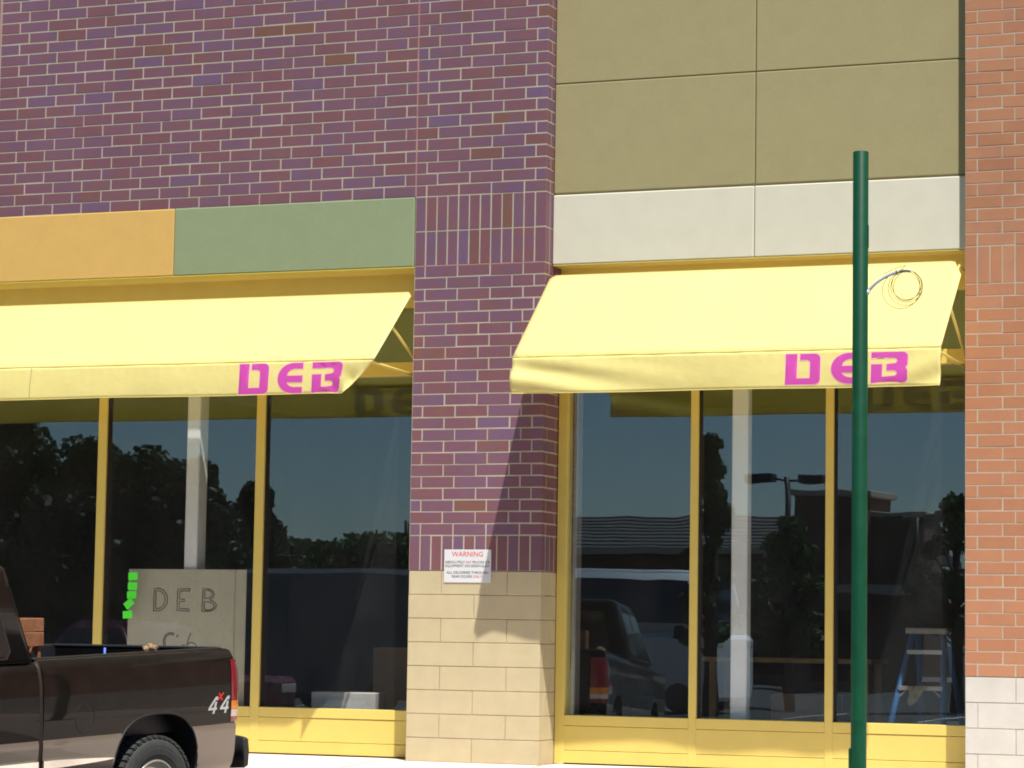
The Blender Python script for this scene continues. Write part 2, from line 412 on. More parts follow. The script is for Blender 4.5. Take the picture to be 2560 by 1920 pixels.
# near pier
W = 1.2192
pier = thing('brick_pier', 'purple brick pier on a beige block base between the two yellow awnings', 'pier')
bx('mortar_bed', 'mortar', pier, .0022, W-.0022, .0022, .58, 1.6256+.003, ZTOP)
bx('block_mortar_bed', 'tan_mortar', pier, .005, W-.005, .005, .58, -.1, 1.6256)
def pier_row(z, lens, long_return, right=True, vis=True):
    cells = row_x(0, lens)
    n = len(cells)
    for i, (x, l) in enumerate(cells):
        if right and i == n-1:
            put_corner(z, x, l, BW if long_return else BW/3)
        else: put(pier, 'brick', 'purple_brick', x, 0, z, l, .09, BH)
    y = BW if long_return else BW/3
    while y < .36-.02:
        l = min(BW, .40-y); side(z, y, l); y += l
CORN = {}
def corner_mesh(l, d, h, mat, kind='brick', bev=.0035):
    key = (kind, round(l, 4), round(d, 4), round(h, 4), mat)
    if key not in CORN:
        b = box(bmesh.new(), 0, l, 0, d, 0, h, bev); me = bpy.data.meshes.new(kind); b.to_mesh(me); b.free(); me.materials.append(MATS[mat]); CORN[key] = me
    return CORN[key]
def put_corner(z, x, l, d, h=BH, mat='purple_brick', kind='brick', j=JB):
    o = bpy.data.objects.new(kind, corner_mesh(l-j/2, d-j/2, h-j, mat, kind)); COL.objects.link(o); o.parent = pier
    o.location = (x+j/2, random.uniform(-.001, .001), z+j/2)
def side(z, y, l, h=BH, mat='purple_brick', kind='brick', j=JB):
    o = bpy.data.objects.new(kind, piece_mesh(kind, l-j, .09, h-j, mat)); COL.objects.link(o); o.parent = pier
    o.rotation_euler = (0, 0, math.pi/2); o.location = (W+random.uniform(-.001, .001), y+j/2, z+j/2)
T1, T2 = BW/3, BW*2/3
for r in range(23):                                   # between the soldier courses, counted from the top
    z = 4.2672-(r+1)*BH
    if r % 2 == 0: pier_row(z, [T1, BW, BW, BW, T2], False)
    else: pier_row(z, [BW, BW, BW, T2, T1], True)
for r in range(20):
    z = ZP+r*BH
    if r % 2 == 0: pier_row(z, [T1, BW, BW, BW, T2], False)
    else: pier_row(z, [T2, BW, BW, BW, T1], True)
for z in (1.6256, 4.2672, 4.5720):
    for i in range(12):
        if i < 11: put(pier, 'soldier_brick', 'purple_brick', i*BH, 0, z, BH, .09, BW)
        else: put_corner(z, i*BH, BH, BH, BW, kind='soldier_brick')
    for k in range(1, 4): side(z, k*BH, min(BH, .40-k*BH), BW, kind='soldier_brick')
far = []
for r in range(20, 32):
    z = ZP+r*BH
    for x, l in row_x(0, [T1, BW, BW, BW, T2] if r % 2 == 0 else [T2, BW, BW, BW, T1]): far.append((x, z, l, BH))
far_bricks('distant_brick', pier, 'purple_brick_far', far, 0, .09)
for r in range(8):
    z = 1.6256-(r+1)*.2032
    if r % 2 == 0:
        for x, l in ((0, .3048), (.3048, .6096)): put(pier, 'block', 'tan_block', x, 0, z, l, .15, .2032, j=.007)
        put_corner(z, .9144, .3048, .25, .2032, 'tan_block', 'block', .007); side(z, .25, .15, .2032, 'tan_block', 'block', .007)
    else:
        put(pier, 'block', 'tan_block', 0, 0, z, .6096, .15, .2032, j=.007)
        put_corner(z, .6096, .6096, .11, .2032, 'tan_block', 'block', .007); side(z, .11, .29, .2032, 'tan_block', 'block', .007)
bx('control_joint', 'caulk', pier, -.0052, .0052, .0015, .02, ZP, ZTOP)
bx('control_joint', 'caulk', pier, .002, W-.004, .001, .02, 4.2672-.0045, 4.2672+.0045)
# left face of the pier, seen only from further left
bx('side_wall', 'purple_brick_far', pier, .0055, .09, .10, .36, 1.63, 4.26)

# far right pier and wall of orange brick on white blocks
XR, YR = 4.8200528, .07
rp = thing('brick_pier', 'orange brick wall on a white block base at the right edge', 'pier')
bx('mortar_bed', 'mortar', rp, XR+.0022, 13, YR+.0022, .70, .8128+.003, 8.2)
bx('block_mortar_bed', 'white_mortar', rp, XR+.004, 13, YR+.005, .70, -.1, .8128)
NV = 2; far = []
def rrow(z, first, h=BH):
    x = XR
    lens = [first]+[BW]*28
    for i, l in enumerate(lens):
        if x < XR+.95: put(rp, 'brick', 'orange_brick', x, YR, z, l, .09, h, .0085)
        elif x+l < 13: far.append((x, z, l, h))
        x += l
for r in range(31): rrow(.8128+r*BH, T1 if r % 2 == 0 else BW)
for r in range(22): rrow(4.2672+r*BH, T1 if r % 2 == 0 else BW)
for i in range(60):
    x = XR+i*BH
    if x < XR+.95: put(rp, 'soldier_brick', 'orange_brick', x, YR, 3.9624, BH, .09, BW, .0085)
    else: far.append((x, 3.9624, BH, BW))
for r in range(22, 38):
    x = XR
    while x < 12.6: far.append((x, 4.2672+r*BH, BW, BH)); x += BW
far_bricks('distant_brick', rp, 'orange_brick_far', far, YR, .09)
for r in range(4):
    z = .8128-(r+1)*.2032; x = XR; l = .4064 if r % 2 == 0 else .1016
    while x < 12: put(rp, 'block', 'white_block', x, YR, z, l, .15, .2032, j=.0075); x += l; l = .6096

# ------------------------------------------------------------------ painted panels over the bays
pw = thing('fascia_panel_band', 'orange and green stucco fascia panels above the left awning', 'fascia')
o = bx('panel', 'orange_stucco', pw, -8.0, -2.375, -.012, .3, 4.268, ZP-.003, .006); tag(o, 'orange panel')
o = bx('panel', 'green_stucco', pw, -2.369, -.006, -.012, .3, 4.268, ZP-.003, .006); tag(o, 'green panel')
tw = thing('stucco_panel_wall', 'olive tan stucco panels in a grid between purple and orange brick', 'wall')
bx('backing', 'backing', tw, W-.02, XR+.02, .195, .5, 4.86, 8.2)
for (x0, x1) in ((W+.002, 3.0165), (3.0235, XR+.05)):
    for (z0, z1) in ((4.880, 5.8315), (5.8385, 6.90), (6.907, 8.1)):
        bx('panel', 'tan_stucco', tw, x0, x1, .178, .26, z0, z1, .007)
ww = thing('fascia_panel_band', 'cream white fascia panels above the right awning', 'fascia')
for (x0, x1) in ((W+.002, 3.0175), (3.0225, XR+.05)):
    bx('panel', 'white_stucco', ww, x0, x1, .163, .45, 4.262, 4.862, .008)

# ------------------------------------------------------------------ storefront windows
YF, YG = .36, .415
def storefront(label, x0, x1, mull, wide, ysof, zsof, groovez):
    t = thing('storefront_window', label, 'window')
    JW = .085
    zb, zs, zt = .0, .33, .416
    TOP = 3.96
    for a, c in ((x0, x0+JW), (x1-JW, x1)): bx('jamb', 'yellow_metal', t, a, c, YF, .50, .0, TOP, .003)
    for mx in mull: bx('mullion', 'yellow_metal', t, mx-wide/2, mx+wide/2, YF, .50, zt, TOP, .003)
    for mx in mull: bx('gasket', 'gasket', t, mx+wide/2, mx+wide/2+.012, YF+.025, .49, zt, TOP)  # dark strip: glass gasket plus the mullion's dark reflection, put in as colour
    edges = [x0+JW]+[v for mx in mull for v in (mx-wide/2, mx+wide/2)]+[x1-JW]
    for i in range(0, len(edges), 2):
        a, c = edges[i], edges[i+1]
        bx('sill', 'yellow_metal', t, a, c, YF, .50, zs, zt, .003)
        for zz in (3.351,): bx('transom', 'yellow_metal', t, a, c, YF, .50, zz, zz+.12, .003)
        bx('pane', 'window_glass', t, a-.01, c+.01, YG, YG+.008, zt-.01, 3.36)
        bx('pane', 'window_glass', t, a-.01, c+.01, YG, YG+.008, 3.46, TOP+.01)
        # kick panel: two sheets with a fine groove
        bx('kick_panel', 'yellow_metal', t, a-.03, c+.03, YF+.006, .48, .121, zs-.004, .003)
        bx('kick_panel', 'yellow_metal', t, a-.03, c+.03, YF+.006, .48, .012, .117, .003)
    for mx in mull: bx('mullion_foot', 'yellow_metal', t, mx-wide/2, mx+wide/2, YF+.002, .49, .012, zt, .003)
    bx('threshold', 'gasket', t, x0, x1, YF+.03, .5, -.02, .011)
    bx('header_panel', 'yellow_metal', t, x0, x1, YF+.004, .46, TOP, zsof+.06, .003)
    bx('soffit', 'yellow_metal', t, x0, x1, ysof+.004, YF+.05, zsof-.014, zsof-.002, .003)
    return t
L0 = -6.66
st_l = storefront('yellow framed storefront window behind the parked truck, left of the pier', L0, -.004, [-4.896, -3.268, -1.64], .086, -.012, 4.268, 0)
st_r = storefront('yellow framed storefront window behind the green pole, right of the pier', W+.006, XR+.09, [2.4535, 3.6265], .068, .163, 4.262, 0)

# ------------------------------------------------------------------ interior of the empty shop
def struct(name, mat, *a):
    o = bx(name, mat, None, *a); o['kind'] = 'structure'; return o
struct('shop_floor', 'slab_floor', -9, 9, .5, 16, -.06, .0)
struct('shop_ceiling', 'darkened_wall', -9, 9, .305, 16, 4.4, 4.5)
struct('shop_wall_back', 'darkened_wall', -9, 9, 15.9, 16, 0, 4.4)
struct('shop_wall_left', 'darkened_wall', -9.1, -9, .5, 16, 0, 4.4)
struct('shop_wall_right', 'darkened_wall', 9, 9.1, .72, 16, 0, 4.4)
struct('shop_wall_front_left', 'darkened_wall', -9, L0, .3, .5, -.05, 4.9)
def column(label, x0, x1, y0, y1):
    t = thing('column', label, 'column', group='white columns inside the shop')
    bx('shaft', 'white_paint', t, x0, x1, y0, y1, .0, 4.4, .008)
    bx('base_plate', 'grey_metal', t, x0-.06, x1+.06, y0-.06, y1+.06, .001, .02)
column('slim white column behind the left window, above the cardboard sign', -2.478, -2.346, .53, .70)
column('slim white column behind the middle pane of the right window', 2.731, 2.874, .53, .64)
o = bx('inner_jamb', 'grey_metal', st_r, W+.095, W+.135, .50, .62, .02, 4.3, .003)

# ------------------------------------------------------------------ awnings
def tube_part(name, parent, pts, r, mat='yellow_metal', n=10): return obj(name, tube(bmesh.new(), pts, r, n), mat, parent)
def letters(parent, x0, x1, z0, z1, ysurf):
    """the three cut letters of the shop name, drawn on a 0..1 square each"""
    def arc(cx, cz, r, a0, a1, n=8): return [(cx+r*math.cos(R(a0+(a1-a0)*i/n)), cz+r*math.sin(R(a0+(a1-a0)*i/n))) for i in range(n+1)]
    # unit: height 1; widths
    D = [(0, 0), (.72, 0)]+arc(.80, .16, .16, -90, 0, 5)[1:]+[(.96, .84)]+arc(.80, .84, .16, 0, 90, 5)[1:]+[(.40, 1), (.40, .80), (.58, .80)]+arc(.58, .70, .10, 90, 0, 4)[1:]+[(.68, .20), (.32, .20), (.32, 1), (0, 1)]
    Eo = [(.80, 0), (.80, .20), (.52, .20)]+arc(.56, .49, .30, -98, -155, 3)[1:]+[(.80, .36), (.80, .58), (.30, .58)]+arc(.56, .52, .29, 165, 98, 3)[1:]+[(.80, .80), (.80, 1), (.50, 1)]+arc(.50, .5, .5, 90, 270, 14)[1:]
    Bo = [(0, 0), (.84, 0)]+arc(.84, .15, .15, -90, 0, 4)[1:]+[(.99, .40), (.94, .49), (.99, .58), (.99, .85)]+arc(.84, .85, .15, 0, 90, 4)[1:]+[(0, 1), (0, .81), (.62, .81)]+arc(.62, .715, .09, 90, -90, 6)+[(.42, .60), (.42, .40), (.62, .40)]+arc(.62, .305, .09, 90, -90, 6)+[(.30, .20), (.30, .605), (0, .605)]
    Hh = z1-z0; w = (x1-x0)
    tot = .96+.30+.80+.30+.99; sx = w/tot
    x = x0
    for k, (poly, wd) in enumerate(((D, .96), (Eo, .80), (Bo, .99))):
        for nm, mat, grow, dy in (('letter', 'magenta', 0, .0022), ('letter_outline', 'magenta_edge', .007, .0012)):
            bb = bmesh.new()
            pts = [(x+px*sx, z0+pz*Hh) for px, pz in poly]
            if grow:
                n = len(pts); area = sum(pts[i][0]*pts[(i+1) % n][1]-pts[(i+1) % n][0]*pts[i][1] for i in range(n)); sg = 1 if area > 0 else -1
                out = []
                for i in range(n):
                    p0, p1, p2 = Vector(pts[i-1]), Vector(pts[i]), Vector(pts[(i+1) % n])
                    e1, e2 = (p1-p0).normalized(), (p2-p1).normalized()
                    n1 = Vector((e1.y, -e1.x))*sg; n2 = Vector((e2.y, -e2.x))*sg
                    h = (n1+n2); h = h/max(h.length_squared*.5, .35)
                    out.append(tuple(p1+h*grow))
                pts = out
            from mathutils.geometry import delaunay_2d_cdt
            vin = [Vector(p_) for p_ in pts]; n0 = len(vin)
            gx, gz = x, z0
            while gx < x+wd*sx:
                gz = z0+.01
                while gz < z1: vin.append(Vector((gx+.0037, gz+.0021))); gz += .03
                gx += .03
            ov, oe, of, *_ = delaunay_2d_cdt(vin, [(i_, (i_+1) % n0) for i_ in range(n0)], [], 1, 1e-5)
            bv = [bb.verts.new((v_[0], 0, v_[1])) for v_ in ov]
            for f_ in of: bb.faces.new([bv[i_] for i_ in f_])
            bmesh.ops.delete(bb, geom=[v_ for v_ in bb.verts if not v_.link_faces], context='VERTS')
            for v in bb.verts:
                yy, dx = ysurf(v.co.x, v.co.z); v.co.y = yy-dy; v.co.x += dx
            for f in bb.faces: f.smooth = True
            bmesh.ops.recalc_face_normals(bb, faces=bb.faces)
            if sum(f.normal.y for f in bb.faces) > 0: bmesh.ops.reverse_faces(bb, faces=bb.faces)
            ol = obj(nm, bb, mat, parent)
        x += (wd+.30)*sx
def awning(label, x0, x1, yt, zt, yf, zf, drop, lx, fold, rafters, seed, ch=(.08, .08)):
    t = thing('awning', label, 'awning', group='yellow shop awnings')
    # sloped canopy: grid with slight sag between rafters, upper corners cut
    nx, ns = int(25*(x1-x0)), 14
    b = bmesh.new()
    def cpt(u, w):
        x = x0+(x1-x0)*u
        lo = 0
        y = yt+(yf-yt)*w; z = zt+(zf-zt)*w
        # distance to nearest rafter
        d = min(abs(x-r) for r in rafters); sag = .010*min(1, d/.4)*math.sin(math.pi*w)
        n = Vector((0, zt-zf, yt-yf)).normalized()
        return Vector((x, y, z))-Vector((0, -(zt-zf), (yt-yf))).normalized()*sag
    rows = []
    for i in range(nx+1):
        u = i/nx; x = x0+(x1-x0)*u
        w0 = max(0, 1-(x-x0)/ch[0])*2.0*ch[0]+max(0, 1-(x1-x)/ch[1])*2.0*ch[1]
        rows.append([b.verts.new(cpt(u, w0+(1-w0)*k/ns)) for k in range(ns+1)])
    for a, c in zip(rows, rows[1:]):
        for k in range(ns): b.faces.new((a[k], a[k+1], c[k+1], c[k])).smooth = True
    bmesh.ops.recalc_face_normals(b, faces=b.faces)
    if sum(f.normal.z for f in b.faces) < 0: bmesh.ops.reverse_faces(b, faces=b.faces)
    can = obj('canopy', b, 'awning_fabric', t)
    sm = can.modifiers.new('thickness', 'SOLIDIFY'); sm.thickness = .002; sm.offset = -1
    # valance
    rng = random.Random(seed)
    waves = [(rng.uniform(1.5, 9), rng.uniform(0, 6.28), rng.uniform(.25, 1)) for _ in range(7)]
    def ysurf(x, z):
        h = max(0, min(1, (zf-z)/drop))
        wv = sum(a*math.sin(k*x+p) for k, p, a in waves)/7
        y = yf-.024*math.sin(h*math.pi*.5)-.002*math.sin(61*x+3*math.sin(5*x))*math.exp(-h*4)*min(1, h*12)-.030*wv*h**1.3
        if not fold:                                     # drag folds from the left corner
            q = x-x0; y += .022*math.exp(-(q/.9)**2)*math.sin((h*.9-q*.55)*9)*min(1, h*2.5)
            y -= .025*math.exp(-(q/.10)**2)*h
            y -= .020*math.exp(-((x1-x)/.35)**2)*math.sin((h-(x1-x)*1.4)*7)*h
        dx = 0
        if fold:                                         # free end pulled back and in
            e = max(0, 1-(x1-x)/.50); dx = -.26*h*e*e; y += .05*h*e*math.sin(5*e*h)+.018*math.sin(9*(e-h))*e*h
        return y, dx
    b = bmesh.new(); nx, nz = int(42*(x1-x0)), 12; rows = []
    for i in range(nx+1):
        x = x0+(x1-x0)*i/nx; col = []
        for k in range(nz+1):
            h = k/nz; z = zf-drop*h+.003*math.sin(3.1*x+seed)*h
            y, dx = ysurf(x, z); col.append(b.verts.new((x+dx, y, z-.004)))
        rows.append(col)
    for a, c in zip(rows, rows[1:]):
        for k in range(nz): b.faces.new((a[k], a[k+1], c[k+1], c[k])).smooth = True
    bmesh.ops.recalc_face_normals(b, faces=b.faces)
    if sum(f.normal.y for f in b.faces) > 0: bmesh.ops.reverse_faces(b, faces=b.faces)
    val = obj('valance', b, 'awning_fabric', t)
    sm = val.modifiers.new('thickness', 'SOLIDIFY'); sm.thickness = .0016; sm.offset = -1
    # hem and piping
    hem = []
    for i in range(nx+1):
        x = x0+(x1-x0)*i/nx; z = zf-drop+.003*math.sin(3.1*x+seed); y, dx = ysurf(x, zf-drop); hem.append((x+dx, y, z-.003))
    obj('hem', tube(bmesh.new(), hem, .0035, 5), 'awning_fabric', val)
    obj('piping', tube(bmesh.new(), [(x0+(x1-x0)*i/40, yf+.002+.001*math.sin(i*1.7), zf+.001+.0015*math.sin(i*.9+seed)) for i in range(41)], .006, 8), 'awning_fabric', t)
    letters(val, lx[0], lx[1], lx[2], lx[3], ysurf)
    # frame
    tube_part('front_bar', t, [(x0+.01, yf+.014, zf-.016), (x1-.01, yf+.014, zf-.016)], .011)
    tube_part('top_bar', t, [(x0+.09, yt+.01, zt-.022), (x1-.09, yt+.01, zt-.022)], .012)
    for r in rafters:
        dz = -.035
        tube_part('rafter', t, [(r, yt+.01, zt+dz), (r, yf+.014, zf-.014)], .010)
        tube_part('wall_strut', t, [(r, yf+.014, zf-.016), (r, YF, zf-.055)], .0125)
        mid = .45; tube_part('brace', t, [(r, yt+(yf-yt)*mid, zt+(zf-zt)*mid-.02), (r, YF, zf+.02)], .012)
        tube_part('bracket', t, [(r, yt+.01, zt-.04), (r, YF, zt-.06)], .010)
    return t, val, ysurf
aw_l, val_l, ysf_l = awning('long yellow awning with magenta letters over the left window, its end folded', -6.62, -.022, .03, 4.050, -.75, 3.386, .285, (-1.287, -.301, 3.105, 3.366), True, [-6.57, -4.93, -3.7, -2.45, -1.25, -.075], 3, (.02, .028))
aw_r, val_r, ysf_r = awning('yellow awning with magenta letters over the right window, crossed by the pole', 1.237, 4.815, .10, 4.158, -.77, 3.368, .302, (3.572, 4.556, 3.090, 3.335), False, [1.29, 2.45, 3.63, 4.765], 11, (.02, .085))
# stitched seam in the left valance
for k in range(14):
    z = 3.375-k*.019; y, dx = ysf_l(-3.357, z)
    obj('stitch', tube(bmesh.new(), [(-3.357+random.uniform(-.002, .002), y-.003, z), (-3.357, y-.004, z-.010)], .0022, 4), 'pencil', val_l)

# ------------------------------------------------------------------ warning sign
def text_mesh(name, txt, size, mat, parent, x, y, z, align='CENTER', sx=1.0, extr=.0004):
    cu = bpy.data.curves.new(name, 'FONT'); cu.body = txt; cu.size = size; cu.align_x = align; cu.extrude = extr; cu.resolution_u = 3
    tmp = bpy.data.objects.new(name, cu); COL.objects.link(tmp)
    bpy.context.view_layer.update()
    me = bpy.data.meshes.new_from_object(tmp.evaluated_get(bpy.context.evaluated_depsgraph_get()))
    bpy.data.objects.remove(tmp); bpy.data.curves.remove(cu)
    w = max(v.co.x for v in me.vertices)-min(v.co.x for v in me.vertices)
    for v in me.vertices: v.co = Vector((x+v.co.x*sx, y-v.co.z, z+v.co.y))
    me.materials.clear(); me.materials.append(MATS[mat])
    o = bpy.data.objects.new(name, me); COL.objects.link(o); o.parent = parent
    return o, w*sx
sg = thing('warning_sign', 'white warning notice with red heading fixed to the pier', 'sign', (0, 0, 0))
sx0, sx1, sz0, sz1 = .333, .766, 1.527, 1.808
bx('board', 'sign_white', sg, sx0, sx1, -.006, -.0022, sz0, sz1, .001)
xc = (sx0+sx1)/2; ysg = -.0066
text_mesh('heading', 'WARNING', .060, 'sign_red', sg, xc, ysg, 1.749, sx=1.0)
def line(parts, size, z, tot):
    """a line of several colours, centred"""
    ws = []; objs = []
    for txt, mat in parts:
        o, w = text_mesh('wording', txt, size, mat, sg, 0, ysg, z, 'LEFT'); ws.append(w); objs.append(o)
    gap = size*.32; full = sum(ws)+gap*(len(ws)-1); k = tot/full; x = xc-tot/2
    for o, w in zip(objs, ws):
        mn = min(v.co.x for v in o.data.vertices)
        for v in o.data.vertices: v.co.x = x+(v.co.x-mn)*k
        x += (w+gap)*k
line([('ABSOLUTELY', 'sign_ink'), ('NO', 'sign_red'), ('TRUCKS OR', 'sign_ink')], .031, 1.690, .412)
line([('EQUIPMENT ON SIDEWALKS!', 'sign_ink')], .031, 1.658, .405)
line([('ALL DELIVERIES THROUGH', 'sign_ink')], .031, 1.602, .385)
line([('REAR DOORS', 'sign_ink'), ('ONLY!', 'sign_red')], .031, 1.568, .285)

# ------------------------------------------------------------------ green pole, conduit, wire
PX, PY, PR = 4.5385, -2.2, .057
pole = thing('pole', 'dark green steel pole standing in front of the right awning', 'pole', (PX, PY, wz(PY)))
zg = wz(PY)
b = lathe(bmesh.new(), [(PR, .02), (PR, 4.665-zg-.004), (PR-.004, 4.665-zg), (PR-.01, 4.665-zg), (PR-.01, 4.4-zg)], 40, 'z'); obj('shaft', b, 'green_paint', pole)
bx('hand_hole_cover', 'green_paint', pole, -.068, -.05, -.03, .03, .22, .42, .004)
bx('base_plate', 'green_paint', pole, -.13, .13, -.13, .13, -.02, .02, .004)
for a in (-.1, .1):
    for c in (-.1, .1): obj('bolt', lathe(bmesh.new(), [(0, .06), (.012, .06), (.012, .0)], 8, 'z', (a, c, 0)), 'grey_metal', pole)
bx('weld_seam', 'green_paint', pole, .052, .0605, -.012, .012, 3.95-zg, 4.12-zg, .002)
cd = thing('conduit', 'grey flexible conduit curving out of the green pole', 'conduit', (PX, PY, 3.60))
cp = [(.045, 0, .0), (.075, -.005, .045), (.125, -.01, .090), (.19, -.012, .130), (.27, -.012, .160), (.34, -.010, .168), (.375, -.010, .165)]
sp = []
for i in range(len(cp)-1):
    p0, p1, p2, p3 = [Vector(cp[max(0, min(len(cp)-1, k))]) for k in (i-1, i, i+1, i+2)]
    for q in range(6):
        s_ = q/6; sp.append(.5*((2*p1)+(-p0+p2)*s_+(2*p0-5*p1+4*p2-p3)*s_**2+(-p0+3*p1-3*p2+p3)*s_**3))
sp.append(Vector(cp[-1]))
obj('hose', tube(bmesh.new(), sp, [.0125+.0006*(i % 2) for i in range(len(sp))], 12), 'conduit_grey', cd)
obj('fitting', tube(bmesh.new(), [sp[0], sp[5]], .0145, 12), 'conduit_grey', cd)
wr = thing('wire_coil', 'loose coil of thin brown wire hanging from the conduit end', 'wire', (PX, PY, 3.60))
pts = []
cx0, cz0 = .335, .045
loops = [(.295, .020, .135, .140), (.33, .035, .128, .130), (.365, .045, .108, .122), (.345, .072, .098, .100), (.355, .050, .118, .116)]
for li, (ox, oz, ra, rb) in enumerate(loops):
    for k in range(28):
        a = math.pi*.55+2*math.pi*k/28; f = k/28
        nxt = loops[min(li+1, len(loops)-1)]
        ox_, oz_, ra_, rb_ = [p+(q-p)*f for p, q in zip((ox, oz, ra, rb), nxt)]
        pts.append((ox_+ra_*math.cos(a), -.02-.006*li-.004*math.sin(a*2), oz_+rb_*math.sin(a)))
pts = [(.375, -.01, .165)]+pts+[(.28, -.03, .15), (.30, -.03, .165), (.325, -.032, .185), (.345, -.032, .205)]
obj('strand', tube(bmesh.new(), pts, .0026, 6), 'wire_brown', wr)
obj('strand', tube(bmesh.new(), [(.345, -.032, .205), (.31, -.03, .200), (.25, -.028, .180), (.18, -.026, .150)], .0024, 6), 'wire_brown', wr)
obj('tie', tube(bmesh.new(), [(.27, -.02, .175), (.28, -.03, .15), (.285, -.005, .14), (.265, .005, .165), (.27, -.02, .175)], .003, 5), 'gasket', wr)

# ------------------------------------------------------------------ cardboard sign inside the left window
cs = thing('cardboard_sign', 'sheet of cardboard with hand drawn letters leaning inside the left window', 'sign')
YC = .50
bx('sheet', 'cardboard', cs, -3.027, -1.935, YC, YC+.006, .36, 1.638, .001)
o = bx('sheet', 'cardboard', cs, -1.937, -1.822, YC+.008, YC+.014, .36, 1.637, .001)
def stroke(pts, r=.0042): obj('pencil_stroke', tube(bmesh.new(), [(x, YC-.001, z) for x, z in pts], r, 5), 'pencil', cs)
def sarc(cx, cz, rx, rz, a0, a1, n=10): return [(cx+rx*math.cos(R(a0+(a1-a0)*i/n)), cz+rz*math.sin(R(a0+(a1-a0)*i/n))) for i in range(n+1)]
zl, zh = 1.258, 1.462
x = -2.762
stroke([(x, zl), (x+.006, zh), (x+.03, zh)]+sarc(x+.04, (zl+zh)/2, .105, .102, 85, -85)+[(x, zl)])
stroke([(x+.022, zl+.02), (x+.024, zh-.022)]+sarc(x+.035, (zl+zh)/2, .085, .082, 85, -85)+[(x+.022, zl+.02)])
x = -2.515
stroke([(x+.125, zh), (x, zh-.006), (x-.004, zl+.004), (x+.122, zl), (x+.122, zl+.020), (x+.018, zl+.022), (x+.02, 1.345), (x+.075, 1.345), (x+.075, 1.365), (x+.02, 1.367), (x+.022, zh-.024), (x+.125, zh-.020), (x+.125, zh)])
x = -2.262
stroke([(x, zl), (x+.006, zh), (x+.04, zh)]+sarc(x+.05, 1.412, .07, .05, 85, -70, 8)+sarc(x+.05, 1.310, .095, .052, 70, -88, 9)+[(x, zl)])
stroke([(x+.024, 1.375), (x+.026, zh-.018)]+sarc(x+.045, 1.412, .055, .036, 85, -80, 7)+[(x+.024, 1.375)])
stroke([(x+.022, zl+.018), (x+.024, 1.348)]+sarc(x+.045, 1.306, .078, .038, 85, -85, 8)+[(x+.022, zl+.018)])
stroke(sarc(-2.575, .985, .075, .075, 60, 200, 9)+[(-2.65, .90)]); stroke(sarc(-2.575, .985, .058, .060, 60, 200, 9)+[(-2.63, .90)])
stroke([(-2.515, 1.02), (-2.500, 1.04)]); stroke([(-2.455, .95), (-2.425, .952)])
stroke([(-2.37, 1.06), (-2.395, 1.0), (-2.41, .92)]); stroke(sarc(-2.36, .93, .05, .045, 150, 0, 7))
for i, (x, z, a) in enumerate(((-2.975, 1.575, 2), (-2.978, 1.485, -2), (-2.984, 1.405, 3), (-3.01, 1.325, 38), (-3.022, 1.225, 4))):
    b = box(bmesh.new(), -.048, .048, -.0006, .0006, -.034, .034)
    o = obj('sticky_note', b, 'green_note'); o.location = (x+.040, YG-.0018, z-.006); o.rotation_euler = (0, R(-a), 0)
    tag(o, ['top', 'second', 'third', 'tilted fourth', 'lowest'][i]+' bright green sticky note on the window by the cardboard', 'note', 'green sticky notes')

# ------------------------------------------------------------------ step ladder and shop clutter
ld = thing('step_ladder', 'blue fibreglass step ladder with a rag behind the right window', 'ladder')
def rail(b, p, q, w=.035, d=.06): 
    tube(b, [p, q], .028, 6); return b
LY = 1.2
fl0, fl1 = Vector((3.93, LY-.35, 0)), Vector((4.12, LY+.05, 1.16)); fr0, fr1 = Vector((4.47, LY-.35, 0)), Vector((4.385, LY+.05, 1.16))
bl0, bl1 = Vector((4.10, LY+.55, 0)), Vector((4.145, LY+.12, 1.16)); br0, br1 = Vector((4.50, LY+.55, 0)), Vector((4.40, LY+.12, 1.16))
for p, q in ((fl0, fl1), (fr0, fr1), (bl0, bl1), (br0, br1)): obj('rail', rail(bmesh.new(), p, q), 'blue_fibreglass', ld)
for f in (.26, .60, .86):
    a = fl0.lerp(fl1, f); c = fr0.lerp(fr1, f); bx('step', 'aluminium', ld, a.x, c.x, a.y-.05, a.y+.05, a.z-.02, a.z+.018, .003)
for f in (.34, .66):
    a = bl0.lerp(bl1, f); c = br0.lerp(br1, f); bx('cross_bar', 'aluminium', ld, a.x, c.x, a.y-.012, a.y+.012, a.z-.02, a.z+.02, .002)
bx('cap', 'grey_metal', ld, 4.07, 4.43, LY-.02, LY+.19, 1.15, 1.20, .01)
for sx_ in (0, 1):
    a = (fl0.lerp(fl1, .52) if sx_ == 0 else fr0.lerp(fr1, .52)); c = a+Vector((.09*(1 if sx_ == 0 else -1), .0, .085)); obj('knee_brace', tube(bmesh.new(), [a, c], .008, 6), 'aluminium', ld)
b = bmesh.new(); rows = []
for i in range(13):
    u = i/12; col = []
    for k in range(9):
        v = k/8; xx = 4.115+.17*u+.02*math.sin(7*u+v*3); 
        ln = .17*(1-.55*abs(u-.35)*1.5)
        zz = .715-v*ln; yy = LY-.21+.012*math.sin(u*15+v*4)-.012*v
        col.append(b.verts.new((xx+(.14*(.35-u))*v*.6, yy, zz)))
    rows.append(col)
for a, c in zip(rows, rows[1:]):
    for k in range(8): b.faces.new((a[k], a[k+1], c[k+1], c[k])).smooth = True
rg = obj('rag', b, 'rag'); rg.modifiers.new('thickness', 'SOLIDIFY').thickness = .004
tag(rg, 'dirty beige rag hung over a step of the blue ladder', 'rag')
